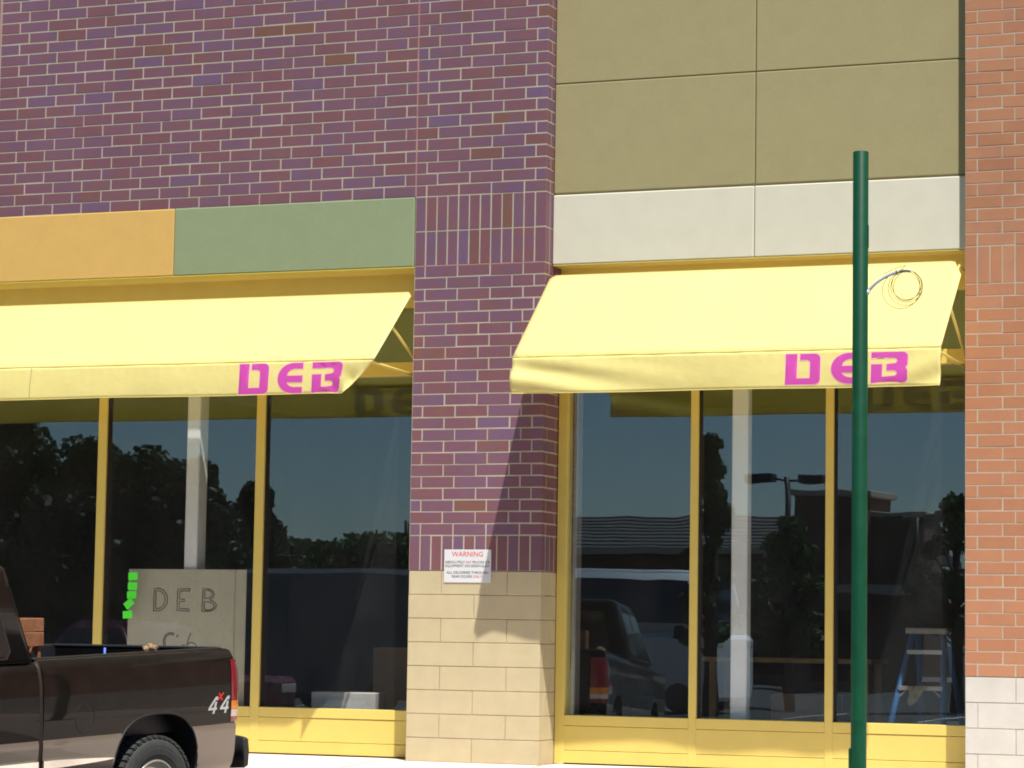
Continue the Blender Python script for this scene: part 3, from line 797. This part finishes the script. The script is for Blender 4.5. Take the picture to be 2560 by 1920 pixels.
def carton(label, x, y, z, w, d, h, mat, rz=0, cat='box'):
    t = thing('carton', label, cat, (x, y, z), R(rz))
    bx('body', mat, t, -w/2, w/2, -d/2, d/2, .001, h, .006); bx('tape', 'paper', t, -w/2-.001, w/2+.001, -.03, .03, h-.12, h+.0015)
    return t
carton('brown carton on the shop floor behind the left window', -1.05, 2.4, 0, .55, .45, .95, 'carton', 8)
carton('grey plastic tub beside the brown carton inside', -.55, 2.6, 0, .40, .40, .85, 'grey_metal', 0, 'tub')
carton('white carton stacked on the grey tub inside', -.62, 2.6, .852, .5, .35, .28, 'paper', -10)
carton('low white box by the sill inside the left window', -.98, .95, 0, .62, .3, .55, 'paper', 3)
bench = thing('work_bench', 'plain pine trestle bench inside the right window', 'bench')
bx('top', 'pine_wood', bench, 2.05, 3.6, 1.9, 2.5, .88, .92, .004)
for xx in (2.1, 3.5):
    for yy in (1.95, 2.4): bx('leg', 'pine_wood', bench, xx, xx+.06, yy, yy+.05, .001, .88, .003)
carton('dark brown carton under the pine bench', 2.95, 2.2, 0, .6, .4, .6, 'carton', 4)

# ------------------------------------------------------------------ pickup truck
TA, TT = 1.356, .043
trk = thing('pickup_truck', 'dark brown pickup truck with pewter lower body backed up to the left window', 'truck', (-.7016, -3.3857, -.4027), 0)
trk.rotation_euler = (0, -TT, TA)
SEC = [(.47, .885), (.52, .925), (.60, .948), (.70, .958), (.80, .966), (.825, .960), (.84, .963), (.95, .972), (1.08, .974), (1.18, .970), (1.26, .960), (1.31, .945), (1.335, .930), (1.352, .905), (1.36, .875), (1.36, .80)]
def secy(z):
    for (a, ya), (c, yc) in zip(SEC, SEC[1:]):
        if z <= c: return ya+(yc-ya)*max(0, (z-a))/max(1e-6, (c-a))
    return SEC[-1][1]
def arch(x, cx, zb=.43, hw=.455, hh=.505):
    d = abs(x-cx)/hw
    return None if d >= 1 else zb+hh*(1-d**2.7)**(1/2.7)
def side_mesh(x0, x1, za, zb, sgn, cx=None, n=64, topcap=False, zscale=1.0):
    """one side skin between heights za and zb, with the wheel opening at cx cut away"""
    b = bmesh.new(); cols = []
    xs_ = [x0+(x1-x0)*i/n for i in range(n+1)]
    if cx is not None: xs_ = sorted(set(xs_+[q for q in (cx-.4549, cx-.452, cx-.445, cx+.445, cx+.452, cx+.4549) if x0 < q < x1]))
    for x in xs_:
        lo = za
        if cx is not None:
            a = arch(x, cx)
            if a: lo = max(za, a)
        if lo >= zb-.001: cols.append(None); continue
        col = []
        for k in range(13):
            z = lo+(zb-lo)*k/12
            col.append(b.verts.new((x, sgn*secy(z), z*zscale if z > 1 else z)))
        if topcap:
            col.append(b.verts.new((x, sgn*.900, 1.353))); col.append(b.verts.new((x, sgn*.872, 1.359))); col.append(b.verts.new((x, sgn*.80, 1.358))); col.append(b.verts.new((x, sgn*.80, 1.30)))
        cols.append(col)
    for p, q in zip(cols, cols[1:]):
        if p and q:
            for k in range(len(p)-1): b.faces.new((p[k], p[k+1], q[k+1], q[k])).smooth = True
    bmesh.ops.recalc_face_normals(b, faces=b.faces)
    if sum(f.normal.y*sgn for f in b.faces) < 0: bmesh.ops.reverse_faces(b, faces=b.faces)
    return b
WX, WF = -.84, -4.45
def lower_pair(xa, xb, s_, cx, parent):
    # the two pieces of lower skin in front of and behind the wheel opening
    obj('lower_panel', side_mesh(xa, cx, .47, .8195, s_, cx, 40), 'pewter_paint', parent)
    obj('lower_panel', side_mesh(cx, xb, .47, .8195, s_, cx, 40), 'pewter_paint', parent)
for s_ in (-1, 1):
    bed = obj('bed_side', side_mesh(-2.0, .0, .82, 1.34, s_, WX, topcap=True), 'brown_paint', trk)
    lower_pair(-2.0, .012, s_, WX, bed)
    cabs = obj('cab_side', side_mesh(-4.0, -2.04, .82, 1.36, s_, None, 30), 'brown_paint', trk)
    obj('lower_panel', side_mesh(-4.0, -2.04, .47, .8195, s_, None, 30), 'pewter_paint', cabs)
    fen = obj('front_fender', side_mesh(-5.5, -4.005, .82, 1.27, s_, WF), 'brown_paint', trk)
    lower_pair(-5.5, -4.005, s_, WF, fen)
    # rolled lip round the wheel openings
    for cx in (WX, WF):
        pts = []
        for i in range(41):
            x = cx-.4545+.909*i/40; z = arch(x, cx); z = max(.47, z if z else .47); pts.append((x, s_*(secy(z)-.004), z))
        obj('arch_lip', tube(bmesh.new(), pts, .009, 6), 'black_plastic', bed if cx == WX else fen)
        b = bmesh.new(); rows = []
        for i in range(31):
            x = cx-.4545+.909*i/30; z = arch(x, cx); z = max(.40, z if z else .40)
            rows.append([b.verts.new((x, s_*(secy(max(z, .5))-.006), z+.001)), b.verts.new((x, s_*.55, z+.001))])
        for p, q in zip(rows, rows[1:]): b.faces.new((p[0], p[1], q[1], q[0])).smooth = True
        bmesh.ops.remove_doubles(b, verts=b.verts, dist=.0005)
        obj('wheel_well', b, 'black_plastic', bed if cx == WX else fen)
        bx('well_back', 'black_plastic', bed if cx == WX else fen, cx-.45, cx+.45, s_*.55-.01, s_*.55+.01, .3, .93)
    # dark tube in the gap between cab and box, standing in for its shadow
    seam = [(-2.02, s_*(secy(z)-.018), z) for z in (.47, .6, .8, 1.0, 1.2, 1.30, 1.34)]
    obj('box_gap_shade', tube(bmesh.new(), seam, .022, 6), 'gasket', trk)
    bx('bed_inner_wall', 'bed_liner', trk, -1.98, -.03, s_*.79-.012, s_*.79+.012, .80, 1.352)
    bx('bed_rail_cap', 'black_plastic', trk, -1.98, -.02, min(s_*.80, s_*.862), max(s_*.80, s_*.862), 1.352, 1.368, .005)
    # bright body side moulding
    b = bmesh.new(); prof = []
    for (xa, xb) in ((-2.0, -1.30), (-3.95, -2.05)):
        n = 16; rows = []
        for i in range(n+1):
            x = xa+(xb-xa)*i/n; w = 1.0 if xb < -2 else min(1, max(.02, ((xb-x)/.55)**.6))
            zc = .655; y = s_*(secy(zc)+.002)
            rows.append([b.verts.new((x, y, zc-.038*w)), b.verts.new((x, y+s_*.016, zc-.026*w)), b.verts.new((x, y+s_*.016, zc+.026*w)), b.verts.new((x, y, zc+.038*w))])
        for p, q in zip(rows, rows[1:]):
            for k in range(3): b.faces.new((p[k], p[k+1], q[k+1], q[k]))
    bmesh.ops.recalc_face_normals(b, faces=b.faces)
    obj('side_moulding', b, 'chrome', trk)
    # tail lamp: four lens segments stacked, following the rear corner
    tl = bmesh.new(); box(tl, -.045, .035, min(s_*.80, s_*.955), max(s_*.80, s_*.955), .826, 1.286, .012)
    lamp = obj('tail_lamp', tl, 'black_plastic', trk)
    for nm, mt, z0, z1 in (('red_lens', 'lens_red', .985, 1.283), ('amber_lens', 'lens_amber', .922, .983), ('clear_lens', 'lens_clear', .868, .920), ('red_lens', 'lens_red', .829, .866)):
        b = bmesh.new(); rows = []
        for k in range(7):
            z = z0+(z1-z0)*k/6; tp = max(0, (z-1.15)/.133); sh = -.012*tp*tp
            y_ = secy(z)
            pl = [(-.050+.012*tp, y_+.004), (-.02, y_+.006), (.025+sh, y_-.002), (.058+sh*2, y_-.022), (.074+sh*3, y_-.065), (.074+sh*3, .80)]
            rows.append([b.verts.new((px, s_*py, z)) for px, py in pl])
        for p, q in zip(rows, rows[1:]):
            for i in range(5): b.faces.new((p[i], p[i+1], q[i+1], q[i])).smooth = True
        bmesh.ops.recalc_face_normals(b, faces=b.faces)
        obj(nm, b, mt, lamp)
# tailgate, bed floor, bulkhead
tg = obj('tailgate', box(bmesh.new(), -.045, .022, -.80, .80, .79, 1.352, .012), 'brown_paint', trk)
bx('handle', 'black_plastic', tg, .022, .034, -.13, .13, 1.12, 1.2, .004)
bx('top_cap', 'black_plastic', tg, -.05, .012, -.80, .80, 1.353, 1.370, .005)
bx('bed_floor', 'bed_liner', trk, -1.98, -.04, -.80, .80, .78, .83)
for k in range(12): bx('bed_rib', 'bed_liner', trk, -1.97, -.05, -.72+k*.13, -.67+k*.13, .83, .845)
bx('bulkhead', 'bed_liner', trk, -2.0, -1.975, -.80, .80, .80, 1.352)
# bumper
b = bmesh.new(); rows = []
prof = [(.0, .47), (.0, .70), (.03, .715), (.05, .70), (.062, .60), (.05, .49)]
for i in range(41):
    y = -.97+1.94*i/40; e = max(0, (abs(y)-.80)/.17); xo = .155-.055*e*e; sc = 1-.10*e
    rows.append([b.verts.new((xo+px*sc, y, .60+(pz-.60)*sc)) for px, pz in prof])
for p, q in zip(rows, rows[1:]):
    for k in range(len(prof)): b.faces.new((p[k], p[(k+1) % 6], q[(k+1) % 6], q[k])).smooth = True
b.faces.new(rows[0]); b.faces.new(rows[-1][::-1]); bmesh.ops.recalc_face_normals(b, faces=b.faces)
bp = obj('rear_bumper', b, 'black_plastic', trk)
bx('step_pad', 'rubber', bp, .03, .19, -.62, .62, .712, .722, .003)
bx('bumper_bracket', 'gasket', trk, -.1, .14, -.5, .5, .50, .62)
# cab upper
def cabpt(x, z, s_): return Vector((x, s_*(.935-(z-1.36)/.64*.18), z))
b = bmesh.new()
low = [(-4.42, -.935), (-2.04, -.935), (-2.04, .935), (-4.42, .935)]; top = [(-3.72, -.755), (-2.13, -.755), (-2.13, .755), (-3.72, .755)]
lv = [b.verts.new((x, y, 1.358)) for x, y in low]; tv = [b.verts.new((x, y, 2.0)) for x, y in top]
b.faces.new(lv[::-1]); b.faces.new(tv)
for k in range(4): b.faces.new((lv[k], lv[(k+1) % 4], tv[(k+1) % 4], tv[k]))
bmesh.ops.bevel(b, geom=[e for e in b.edges if e.verts[0].co.z > 1.4 or e.verts[1].co.z > 1.4], offset=.07, segments=5, affect='EDGES', profile=.6)
for f in b.faces: f.smooth = True
cabu = obj('cab_roof', b, 'brown_paint', trk)
for s_ in (-1, 1):
    for nm, poly in (('rear_side_window', [(-2.96, 1.39), (-2.33, 1.39), (-2.28, 1.44), (-2.32, 1.80), (-2.38, 1.86), (-2.96, 1.87)]), ('door_window', [(-4.02, 1.39), (-3.05, 1.39), (-3.05, 1.87), (-3.66, 1.87)])):
        for grow, mt, dd in ((.018, 'gasket', .004), (0, 'dark_glass', .010)):
            b = bmesh.new(); cx = sum(p[0] for p in poly)/len(poly); cz = sum(p[1] for p in poly)/len(poly)
            pp = [(x+(grow if x > cx else -grow), z+(grow if z > cz else -grow)) for x, z in poly]
            a = [b.verts.new(cabpt(x, z, s_)+Vector((0, s_*dd, 0))) for x, z in pp]; c = [b.verts.new(cabpt(x, z, s_)-Vector((0, s_*.03, 0))) for x, z in pp]
            b.faces.new(a); n = len(a)
            for i in range(n): b.faces.new((a[i], c[i], c[(i+1) % n], a[(i+1) % n]))
            bmesh.ops.recalc_face_normals(b, faces=b.faces); obj(nm if mt == 'dark_glass' else 'window_trim', b, mt, cabu)
def quad(name, mat, parent, pts, th=.006):
    b = bmesh.new(); f = b.faces.new([b.verts.new(p) for p in pts]); b.normal_update(); n = f.normal.copy()
    r = bmesh.ops.extrude_face_region(b, geom=[f]); 
    for v in r['geom']:
        if isinstance(v, bmesh.types.BMVert): v.co += n*th
    bmesh.ops.recalc_face_normals(b, faces=b.faces); return obj(name, b, mat, parent)
quad('rear_window', 'dark_glass', cabu, [(-2.055, -.72, 1.45), (-2.055, .72, 1.45), (-2.112, .64, 1.86), (-2.112, -.64, 1.86)], .01)
quad('windscreen', 'dark_glass', cabu, [(-4.35, .80, 1.42), (-4.35, -.80, 1.42), (-3.80, -.66, 1.86), (-3.80, .66, 1.86)], .01)
bx('cab_floor', 'gasket', trk, -4.4, -2.05, -.90, .90, .45, 1.35)
b = bmesh.new(); rows = []
for i in range(13):
    x = -5.55+1.17*i/12; rows.append([b.verts.new((x, -.935+1.87*k/10, 1.20+.10*(i/12)**.6+.03*math.sin(math.pi*k/10)-(.12 if i == 0 else 0))) for k in range(11)])
for p, q in zip(rows, rows[1:]):
    for k in range(10): b.faces.new((p[k], p[k+1], q[k+1], q[k])).smooth = True
bmesh.ops.recalc_face_normals(b, faces=b.faces); obj('bonnet', b, 'brown_paint', trk)
bx('grille', 'chrome', trk, -5.58, -5.50, -.60, .60, .80, 1.10, .02); bx('front_bumper', 'chrome', trk, -5.72, -5.45, -.95, .95, .48, .72, .04)
for s_ in (-1, 1): bx('headlamp', 'lens_clear', trk, -5.57, -5.48, s_*.75-.14, s_*.75+.14, .86, 1.08, .02)
bx('chassis', 'gasket', trk, -5.3, -.05, -.42, .42, .42, .60)
# wheels
def wheel(b_parent, x, s_):
    w = obj('wheel', lathe(bmesh.new(), [(.215, s_*.70), (.30, s_*.695), (.345, s_*.70), (.372, s_*.72), (.384, s_*.75), (.386, s_*.83), (.384, s_*.90), (.370, s_*.932), (.345, s_*.945), (.30, s_*.95), (.245, s_*.946), (.222, s_*.935), (.215, s_*.92)], 56, 'y', (x, 0, .386)), 'rubber', b_parent)
    b = bmesh.new()
    for k in range(44):
        a = 2*math.pi*k/44
        for (yo, off) in ((.915, 0), (.865, .5), (.80, 0), (.74, .5)):
            aa = a+off*2*math.pi/44
            mtx = Matrix.Translation((x, s_*yo, .386)) @ Matrix.Rotation(aa, 4, 'Y') @ Matrix.Translation((0, 0, .386))
            r = bmesh.ops.create_cube(b, size=1)
            for v in r['verts']: v.co = mtx @ Vector((v.co.x*.040, v.co.y*.048, v.co.z*.018))
    obj('tread_blocks', b, 'rubber', w)['kind'] = 'stuff'
    obj('rim', lathe(bmesh.new(), [(.222, s_*.93), (.225, s_*.944), (.210, s_*.942), (.195, s_*.90), (.150, s_*.885), (.120, s_*.905), (.075, s_*.905), (.07, s_*.94), (.045, s_*.95), (0.001, s_*.95)], 40, 'y', (x, 0, .386)), 'wheel_metal', w)
    for k in range(3): obj('sidewall_rib', tube(bmesh.new(), [(x+(.262+.03*k)*math.cos(2*math.pi*i/48), s_*(.9495-.001*k), .386+(.262+.03*k)*math.sin(2*math.pi*i/48)) for i in range(49)], .0018, 4, False), 'rubber', w)
for x in (WX, WF):
    for s_ in (-1, 1): wheel(trk, x, s_)
obj('axle', tube(bmesh.new(), [(WX, -.7, .386), (WX, .7, .386)], .05, 10), 'gasket', trk)
# fuel door and badge
obj('fuel_door', tube(bmesh.new(), [(-1.60+.095*math.cos(2*math.pi*i/40), -(secy(.95+.105*math.sin(2*math.pi*i/40))+.0005), .95+.105*math.sin(2*math.pi*i/40)) for i in range(41)], .0017, 5, False), 'gasket', trk)
def badge_poly(name, mat, polys, x0, z0, h, sl=.35):
    b = bmesh.new()
    for poly in polys:
        a = []; c = []
        for px, pz in poly:
            x = x0+(px+sl*pz)*h*.95; z = z0+pz*h; y = -(secy(z)+.0035)
            a.append(b.verts.new((x, y, z))); c.append(b.verts.new((x, y+.003, z)))
        b.faces.new(a); n = len(a)
        for i in range(n): b.faces.new((a[i], c[i], c[(i+1) % n], a[(i+1) % n]))
    bmesh.ops.recalc_face_normals(b, faces=b.faces); return obj(name, b, mat, trk)
four = [[(.0, .22), (.0, .36), (.46, 1.0), (.66, 1.0), (.66, .80), (.50, .80), (.18, .36), (.50, .36), (.50, .22)], [(.50, .0), (.50, .70), (.66, .70), (.66, .36), (.78, .36), (.78, .22), (.66, .22), (.66, .0)]]
badge_poly('badge_numeral', 'badge_silver', four, -.315, .898, .122)
badge_poly('badge_numeral', 'badge_silver', four, -.185, .898, .122)
badge_poly('badge_cross', 'badge_red', [[(.0, .12), (.12, .0), (1.0, .88), (.88, 1.0)], [(.0, .88), (.12, 1.0), (1.0, .12), (.88, .0)]], -.208, .988, .060, .3)
# load in the bed
cr = thing('wooden_crate', 'reddish brown wooden crate standing in the truck bed behind the cab', 'crate')
cr.parent = None; cr.matrix_world = Matrix.Translation((-.7016, -3.3857, -.4027)) @ Matrix.Rotation(TA, 4, 'Z') @ Matrix.Rotation(-TT, 4, 'Y') @ Matrix.Translation((-1.66, -.43, .846)) @ Matrix.Diagonal((.62, .62, .97, 1))
for z0, z1 in ((.02, .10), (.36, .46), (.60, .70), (.705, .80)):
    for (xa, xb, ya, yb) in ((-.2, .2, -.16, -.135), (-.2, .2, .135, .16), (.176, .2, -.134, .134), (-.2, -.176, -.134, .134)): bx('slat', 'raw_wood', cr, xa, xb, ya, yb, z0, z1, .004)
for xa in (-.175, .135):
    for ya in (-.134, .094): bx('post', 'raw_wood', cr, xa, xa+.04, ya, ya+.04, 0, .80, .003)
bx('floor_board', 'raw_wood', cr, -.17, .17, -.13, .13, .02, .05)
obj('diagonal', tube(bmesh.new(), [(.19, -.13, .47), (.19, .0, .60)], .02, 4), 'raw_wood', cr); obj('diagonal', tube(bmesh.new(), [(.19, .0, .60), (.19, .13, .47)], .02, 4), 'raw_wood', cr)
TM = Matrix.Translation((-.7016, -3.3857, -.4027)) @ Matrix.Rotation(TA, 4, 'Z') @ Matrix.Rotation(-TT, 4, 'Y')
b = tube(bmesh.new(), [(-1.02, -.60, .846), (-1.06, -.66, 1.40)], .010, 8); o = obj('stake', b, 'blue_plastic'); o.matrix_world = TM; tag(o, 'thin blue stick poking up out of the truck bed', 'stick')
b = bmesh.new(); bmesh.ops.create_icosphere(b, subdivisions=3, radius=.05)
for v in b.verts: v.co = Vector((v.co.x*1.2, v.co.y*.9, v.co.z*.6))*(1+.35*math.sin(v.co.x*90+v.co.z*50)*math.cos(v.co.y*70)); v.co += Vector((-.72, -.79, 1.385))
o = obj('crumpled_paper', b, 'carton'); o.matrix_world = TM; tag(o, 'crumpled scrap of brown paper on the truck bed rail', 'paper')

# ------------------------------------------------------------------ what the glass reflects: far side of the lot
def leafy(name, n, fn, size, mat, parent):
    rng = random.Random(hash(name) % 1000 + n); vs_, fs = [], []
    for i in range(n):
        c = fn(rng); d = Vector((rng.gauss(0, 1), rng.gauss(0, 1), rng.gauss(0, 1))).normalized(); u = d.orthogonal().normalized(); w = d.cross(u); s = size*rng.uniform(.6, 1.4)
        k = len(vs_); vs_ += [c-u*s, c+w*s*.8, c+u*s, c-w*s*.8]; fs.append((k, k+1, k+2, k+3))
    me = bpy.data.meshes.new(name); me.from_pydata([tuple(v) for v in vs_], [], fs); return obj(name, me, mat, parent)
def tree(label, x, y, h, rad, base, n, mat='leaf_dark', seed=1, slim=1.0):
    rng = random.Random(seed); t = thing('tree', label, 'tree', (x, y, -.55), rng.uniform(0, 6), group='trees across the parking lot')
    b = bmesh.new(); tube(b, [(0, 0, 0), (.05, 0, h*.4), (0, .05, h*.9)], [.03*h, .022*h, .005*h], 8)
    clumps = []
    for i in range(50 if mat == 'leaf' else 80):
        a = rng.uniform(0, 6.28); f = rng.uniform(base, 1); rr = rad*(1-((f-base)/(1-base))**(2.2 if slim >= 1 else 1.2))*rng.uniform(.35, 1.0)+.05
        p = Vector((rr*math.cos(a), rr*math.sin(a), h*f)); clumps.append((p, rad*rng.uniform(.18, .36)*slim))
        tube(b, [(0, 0, h*f*.75), tuple(p)], [.008*h, .003*h], 5)
    obj('trunk', b, 'bark', t)
    def fn(r):
        p, s = r.choice(clumps); v = Vector((r.gauss(0, 1), r.gauss(0, 1), r.gauss(0, 1))); v = v.normalized()*(r.random()**.4)
        return p+v*s
    leafy('crown', n*2 if mat == 'leaf' else n*5, fn, .06 if mat == 'leaf' else .09, mat, t); return t
tree('tallest dark tree reflected at the left edge of the left window', -28.6, -38, 6.9, 2.8, .05, 9000, seed=1)
tree('dark tree reflected in the left pane beside the first mullion', -26.2, -38.5, 6.1, 2.3, .05, 8000, seed=2)
tree('dark tree reflected left of the white column', -24.3, -38, 5.6, 2.3, .05, 8000, seed=3)
tree('dark tree reflected right of the white column', -22.8, -37.5, 5.4, 1.9, .05, 7000, seed=4)
tree('dark tree reflected against the second mullion of the left window', -22.3, -40, 5.2, 1.3, .05, 6000, seed=5)
tree('slim tall tree reflected in the middle pane of the right window', -7.6, -32, 5.8, .75, .2, 5000, 'leaf', 6, .9)
tree('small leafy tree reflected under the lamp post in the right window', -8.2, -40, 4.4, 1.0, .3, 5000, 'leaf', 7)
tree('tree reflected at the right edge of the right window', -4.2, -40, 4.8, 1.1, .35, 4500, 'leaf', 8)
hg = thing('hedge', 'long clipped hedge reflected in the right pane of the left window', 'hedge', (-22, -45, -.55))
def hfn(r):
    x = r.uniform(-9, 5.5); z = r.random()**.6*(4.2+.12*math.sin(x*.9)+.08*math.sin(x*2.3)+.05*math.sin(x*7)); return Vector((x, r.uniform(-1, 1), z))
leafy('foliage', 30000, hfn, .10, 'leaf', hg)
obj('stems', tube(bmesh.new(), [(-9, 0, .1), (5.5, 0, .1)], .06, 6), 'bark', hg)
def lamp_post(label, x, y, h, rz, heads=2):
    t = thing('lamp_post', label, 'lamp post', (x, y, -.55), rz, group='parking lot lamp posts')
    obj('post', tube(bmesh.new(), [(0, 0, 0), (0, 0, h)], .07, 8), 'bronze', t)
    for s_ in ((-1, 1) if heads == 2 else (1,)):
        obj('arm', tube(bmesh.new(), [(0, 0, h-.1), (s_*.4, 0, h-.05)], .035, 6), 'bronze', t)
        bx('lamp_head', 'bronze', t, min(s_*.35, s_*1.0), max(s_*.35, s_*1.0), -.2, .2, h-.14, h+.08, .03)
lamp_post('twin headed lamp post reflected beside the white column of the right window', -8.85, -42, 5.6, .1)
lamp_post('lamp post reflected near the right edge of the right window', -8.66, -55, 5.2, .3)
lamp_post('lamp post reflected at the right edge of the left window', -22.5, -50, 4.9, .2, 1)
# low store with shingle roof and a tower
bd = thing('store_building', 'low brown store with shingled roof reflected in the right window', 'building', (0, 0, -.55))
bx('wall', 'brown_wall', bd, -28, -15.5, -90, -75, 0, 4.7)
for i in range(6):
    bx('window', 'dark_glass', bd, -27.5+i*2, -26.2+i*2, -75.0, -74.94, .4, 3.0)
b = bmesh.new(); pf = [(-73.8, 5.0), (-80, 6.45), (-90, 5.0), (-90, 4.8), (-73.8, 4.8)]
l_ = [b.verts.new((-29, y, z)) for y, z in pf]; r_ = [b.verts.new((-15, y, z)) for y, z in pf]
b.faces.new(l_); b.faces.new(r_[::-1])
for i in range(5): b.faces.new((l_[i], r_[i], r_[(i+1) % 5], l_[(i+1) % 5]))
bmesh.ops.recalc_face_normals(b, faces=b.faces); rf = obj('roof', b, 'roof_shingle', bd)
for k in range(9): bx('shingle_course', 'roof_shingle', rf, -28.9, -15.1, -74.2-k*.68-.05, -74.2-k*.68, 5.09+k*.159, 5.14+k*.159)
bx('fascia_board', 'beige_trim', rf, -29, -15, -73.82, -73.78, 4.75, 5.02)
twr = thing('entrance_tower', 'brown entrance tower with beige cornice reflected behind the green pole', 'building', (0, 0, -.55))
bx('wall', 'brown_wall', twr, -15.2, -12.6, -68, -65, 0, 6.4); bx('cornice', 'beige_trim', twr, -15.35, -12.45, -68.2, -64.85, 6.4, 6.62, .03)
bx('wing', 'brown_wall', twr, -12.59, -10.9, -68, -65.6, 0, 5.7); bx('cornice', 'beige_trim', twr, -12.6, -10.8, -68.2, -65.45, 5.7, 5.9, .03)
bx('band', 'beige_trim', twr, -15.25, -10.85, -65.0, -64.93, 3.2, 3.5); bx('window', 'dark_glass', twr, -14.6, -13.2, -65.0, -64.95, .3, 2.6)
# vehicles
def parked(label, mat, x, y, rz, L, Wd, H, boxy, group='vehicles in the lot', z=-.53):
    t = thing('parked_car' if boxy < 2 else 'box_trailer', label, 'car' if boxy < 2 else 'trailer', (x, y, z), rz, group)
    belt = H*.56
    b = box(bmesh.new(), -L/2, L/2, -Wd/2, Wd/2, .25, belt if boxy < 2 else H, .10); body = obj('body', b, mat, t)
    if boxy < 2:
        b = bmesh.new(); f0, f1, r0, r1 = ((.48, .40, -.48, -.42) if boxy else (.18, .02, -.40, -.22))
        lo = [(f0*L, Wd/2-.06), (r0*L, Wd/2-.06), (r0*L, -Wd/2+.06), (f0*L, -Wd/2+.06)]; hi = [(f1*L, Wd/2-.22), (r1*L, Wd/2-.22), (r1*L, -Wd/2+.22), (f1*L, -Wd/2+.22)]
        a = [b.verts.new((p, q, belt-.05)) for p, q in lo]; c = [b.verts.new((p, q, H)) for p, q in hi]
        b.faces.new(c); b.faces.new(a[::-1])
        for k in range(4): b.faces.new((a[k], a[(k+1) % 4], c[(k+1) % 4], c[k]))
        bmesh.ops.recalc_face_normals(b, faces=b.faces); bmesh.ops.bevel(b, geom=list(b.edges), offset=.08, segments=3, affect='EDGES'); 
        for f in b.faces: f.smooth = True
        obj('cabin', b, mat, t)
        A, Cc = [Vector((p, q, belt-.05)) for p, q in lo], [Vector((p, q, H)) for p, q in hi]
        for k, nm in ((0, 'side_window'), (1, 'rear_window'), (2, 'side_window'), (3, 'windscreen')):
            P = [A[k].lerp(A[(k+1) % 4], .1), A[k].lerp(A[(k+1) % 4], .9), Cc[k].lerp(Cc[(k+1) % 4], .9), Cc[k].lerp(Cc[(k+1) % 4], .1)]
            pts = [P[0].lerp(P[3], .18), P[1].lerp(P[2], .18), P[1].lerp(P[2], .85), P[0].lerp(P[3], .85)]
            quad(nm, 'dark_glass', t, pts[::-1] if False else pts, .012); quad(nm, 'dark_glass', t, pts[::-1], .012)
        for s_ in (-1, 1):
            bx('tail_lamp', 'lens_red', t, -L/2-.01, -L/2+.05, s_*(Wd/2-.2)-.1, s_*(Wd/2-.2)+.1, belt-.25, belt-.06, .01); bx('headlamp', 'lens_clear', t, L/2-.05, L/2+.01, s_*(Wd/2-.25)-.15, s_*(Wd/2-.25)+.15, belt-.25, belt-.12, .01)
    for xx in (-L*.3, L*.3):
        for s_ in (-1, 1): obj('wheel', lathe(bmesh.new(), [(.001, s_*(Wd/2+.01)), (.2, s_*(Wd/2+.012)), (.33, s_*(Wd/2-.0)), (.34, s_*(Wd/2-.1)), (.33, s_*(Wd/2-.2))], 20, 'y', (xx, 0, .34)), 'rubber', t)
    return t
parked('white van reflected in the left pane of the right window', 'car_white', -9.9, -34.5, R(8), 4.4, 2.0, 3.1, 1)
parked('maroon car reflected above the truck bed in the left window', 'car_maroon', -10.9, -14.2, R(15), 4.5, 1.8, 1.75, 0)
parked('grey box trailer reflected in the right pane of the left window', 'van_grey', -15.2, -30.5, R(2), 4.4, 2.2, 2.95, 2)
parked('silver car parked off to the right, mirrored in the truck side', 'pewter_paint', 11.5, -6.5, R(88), 4.6, 1.8, 1.5, 0)
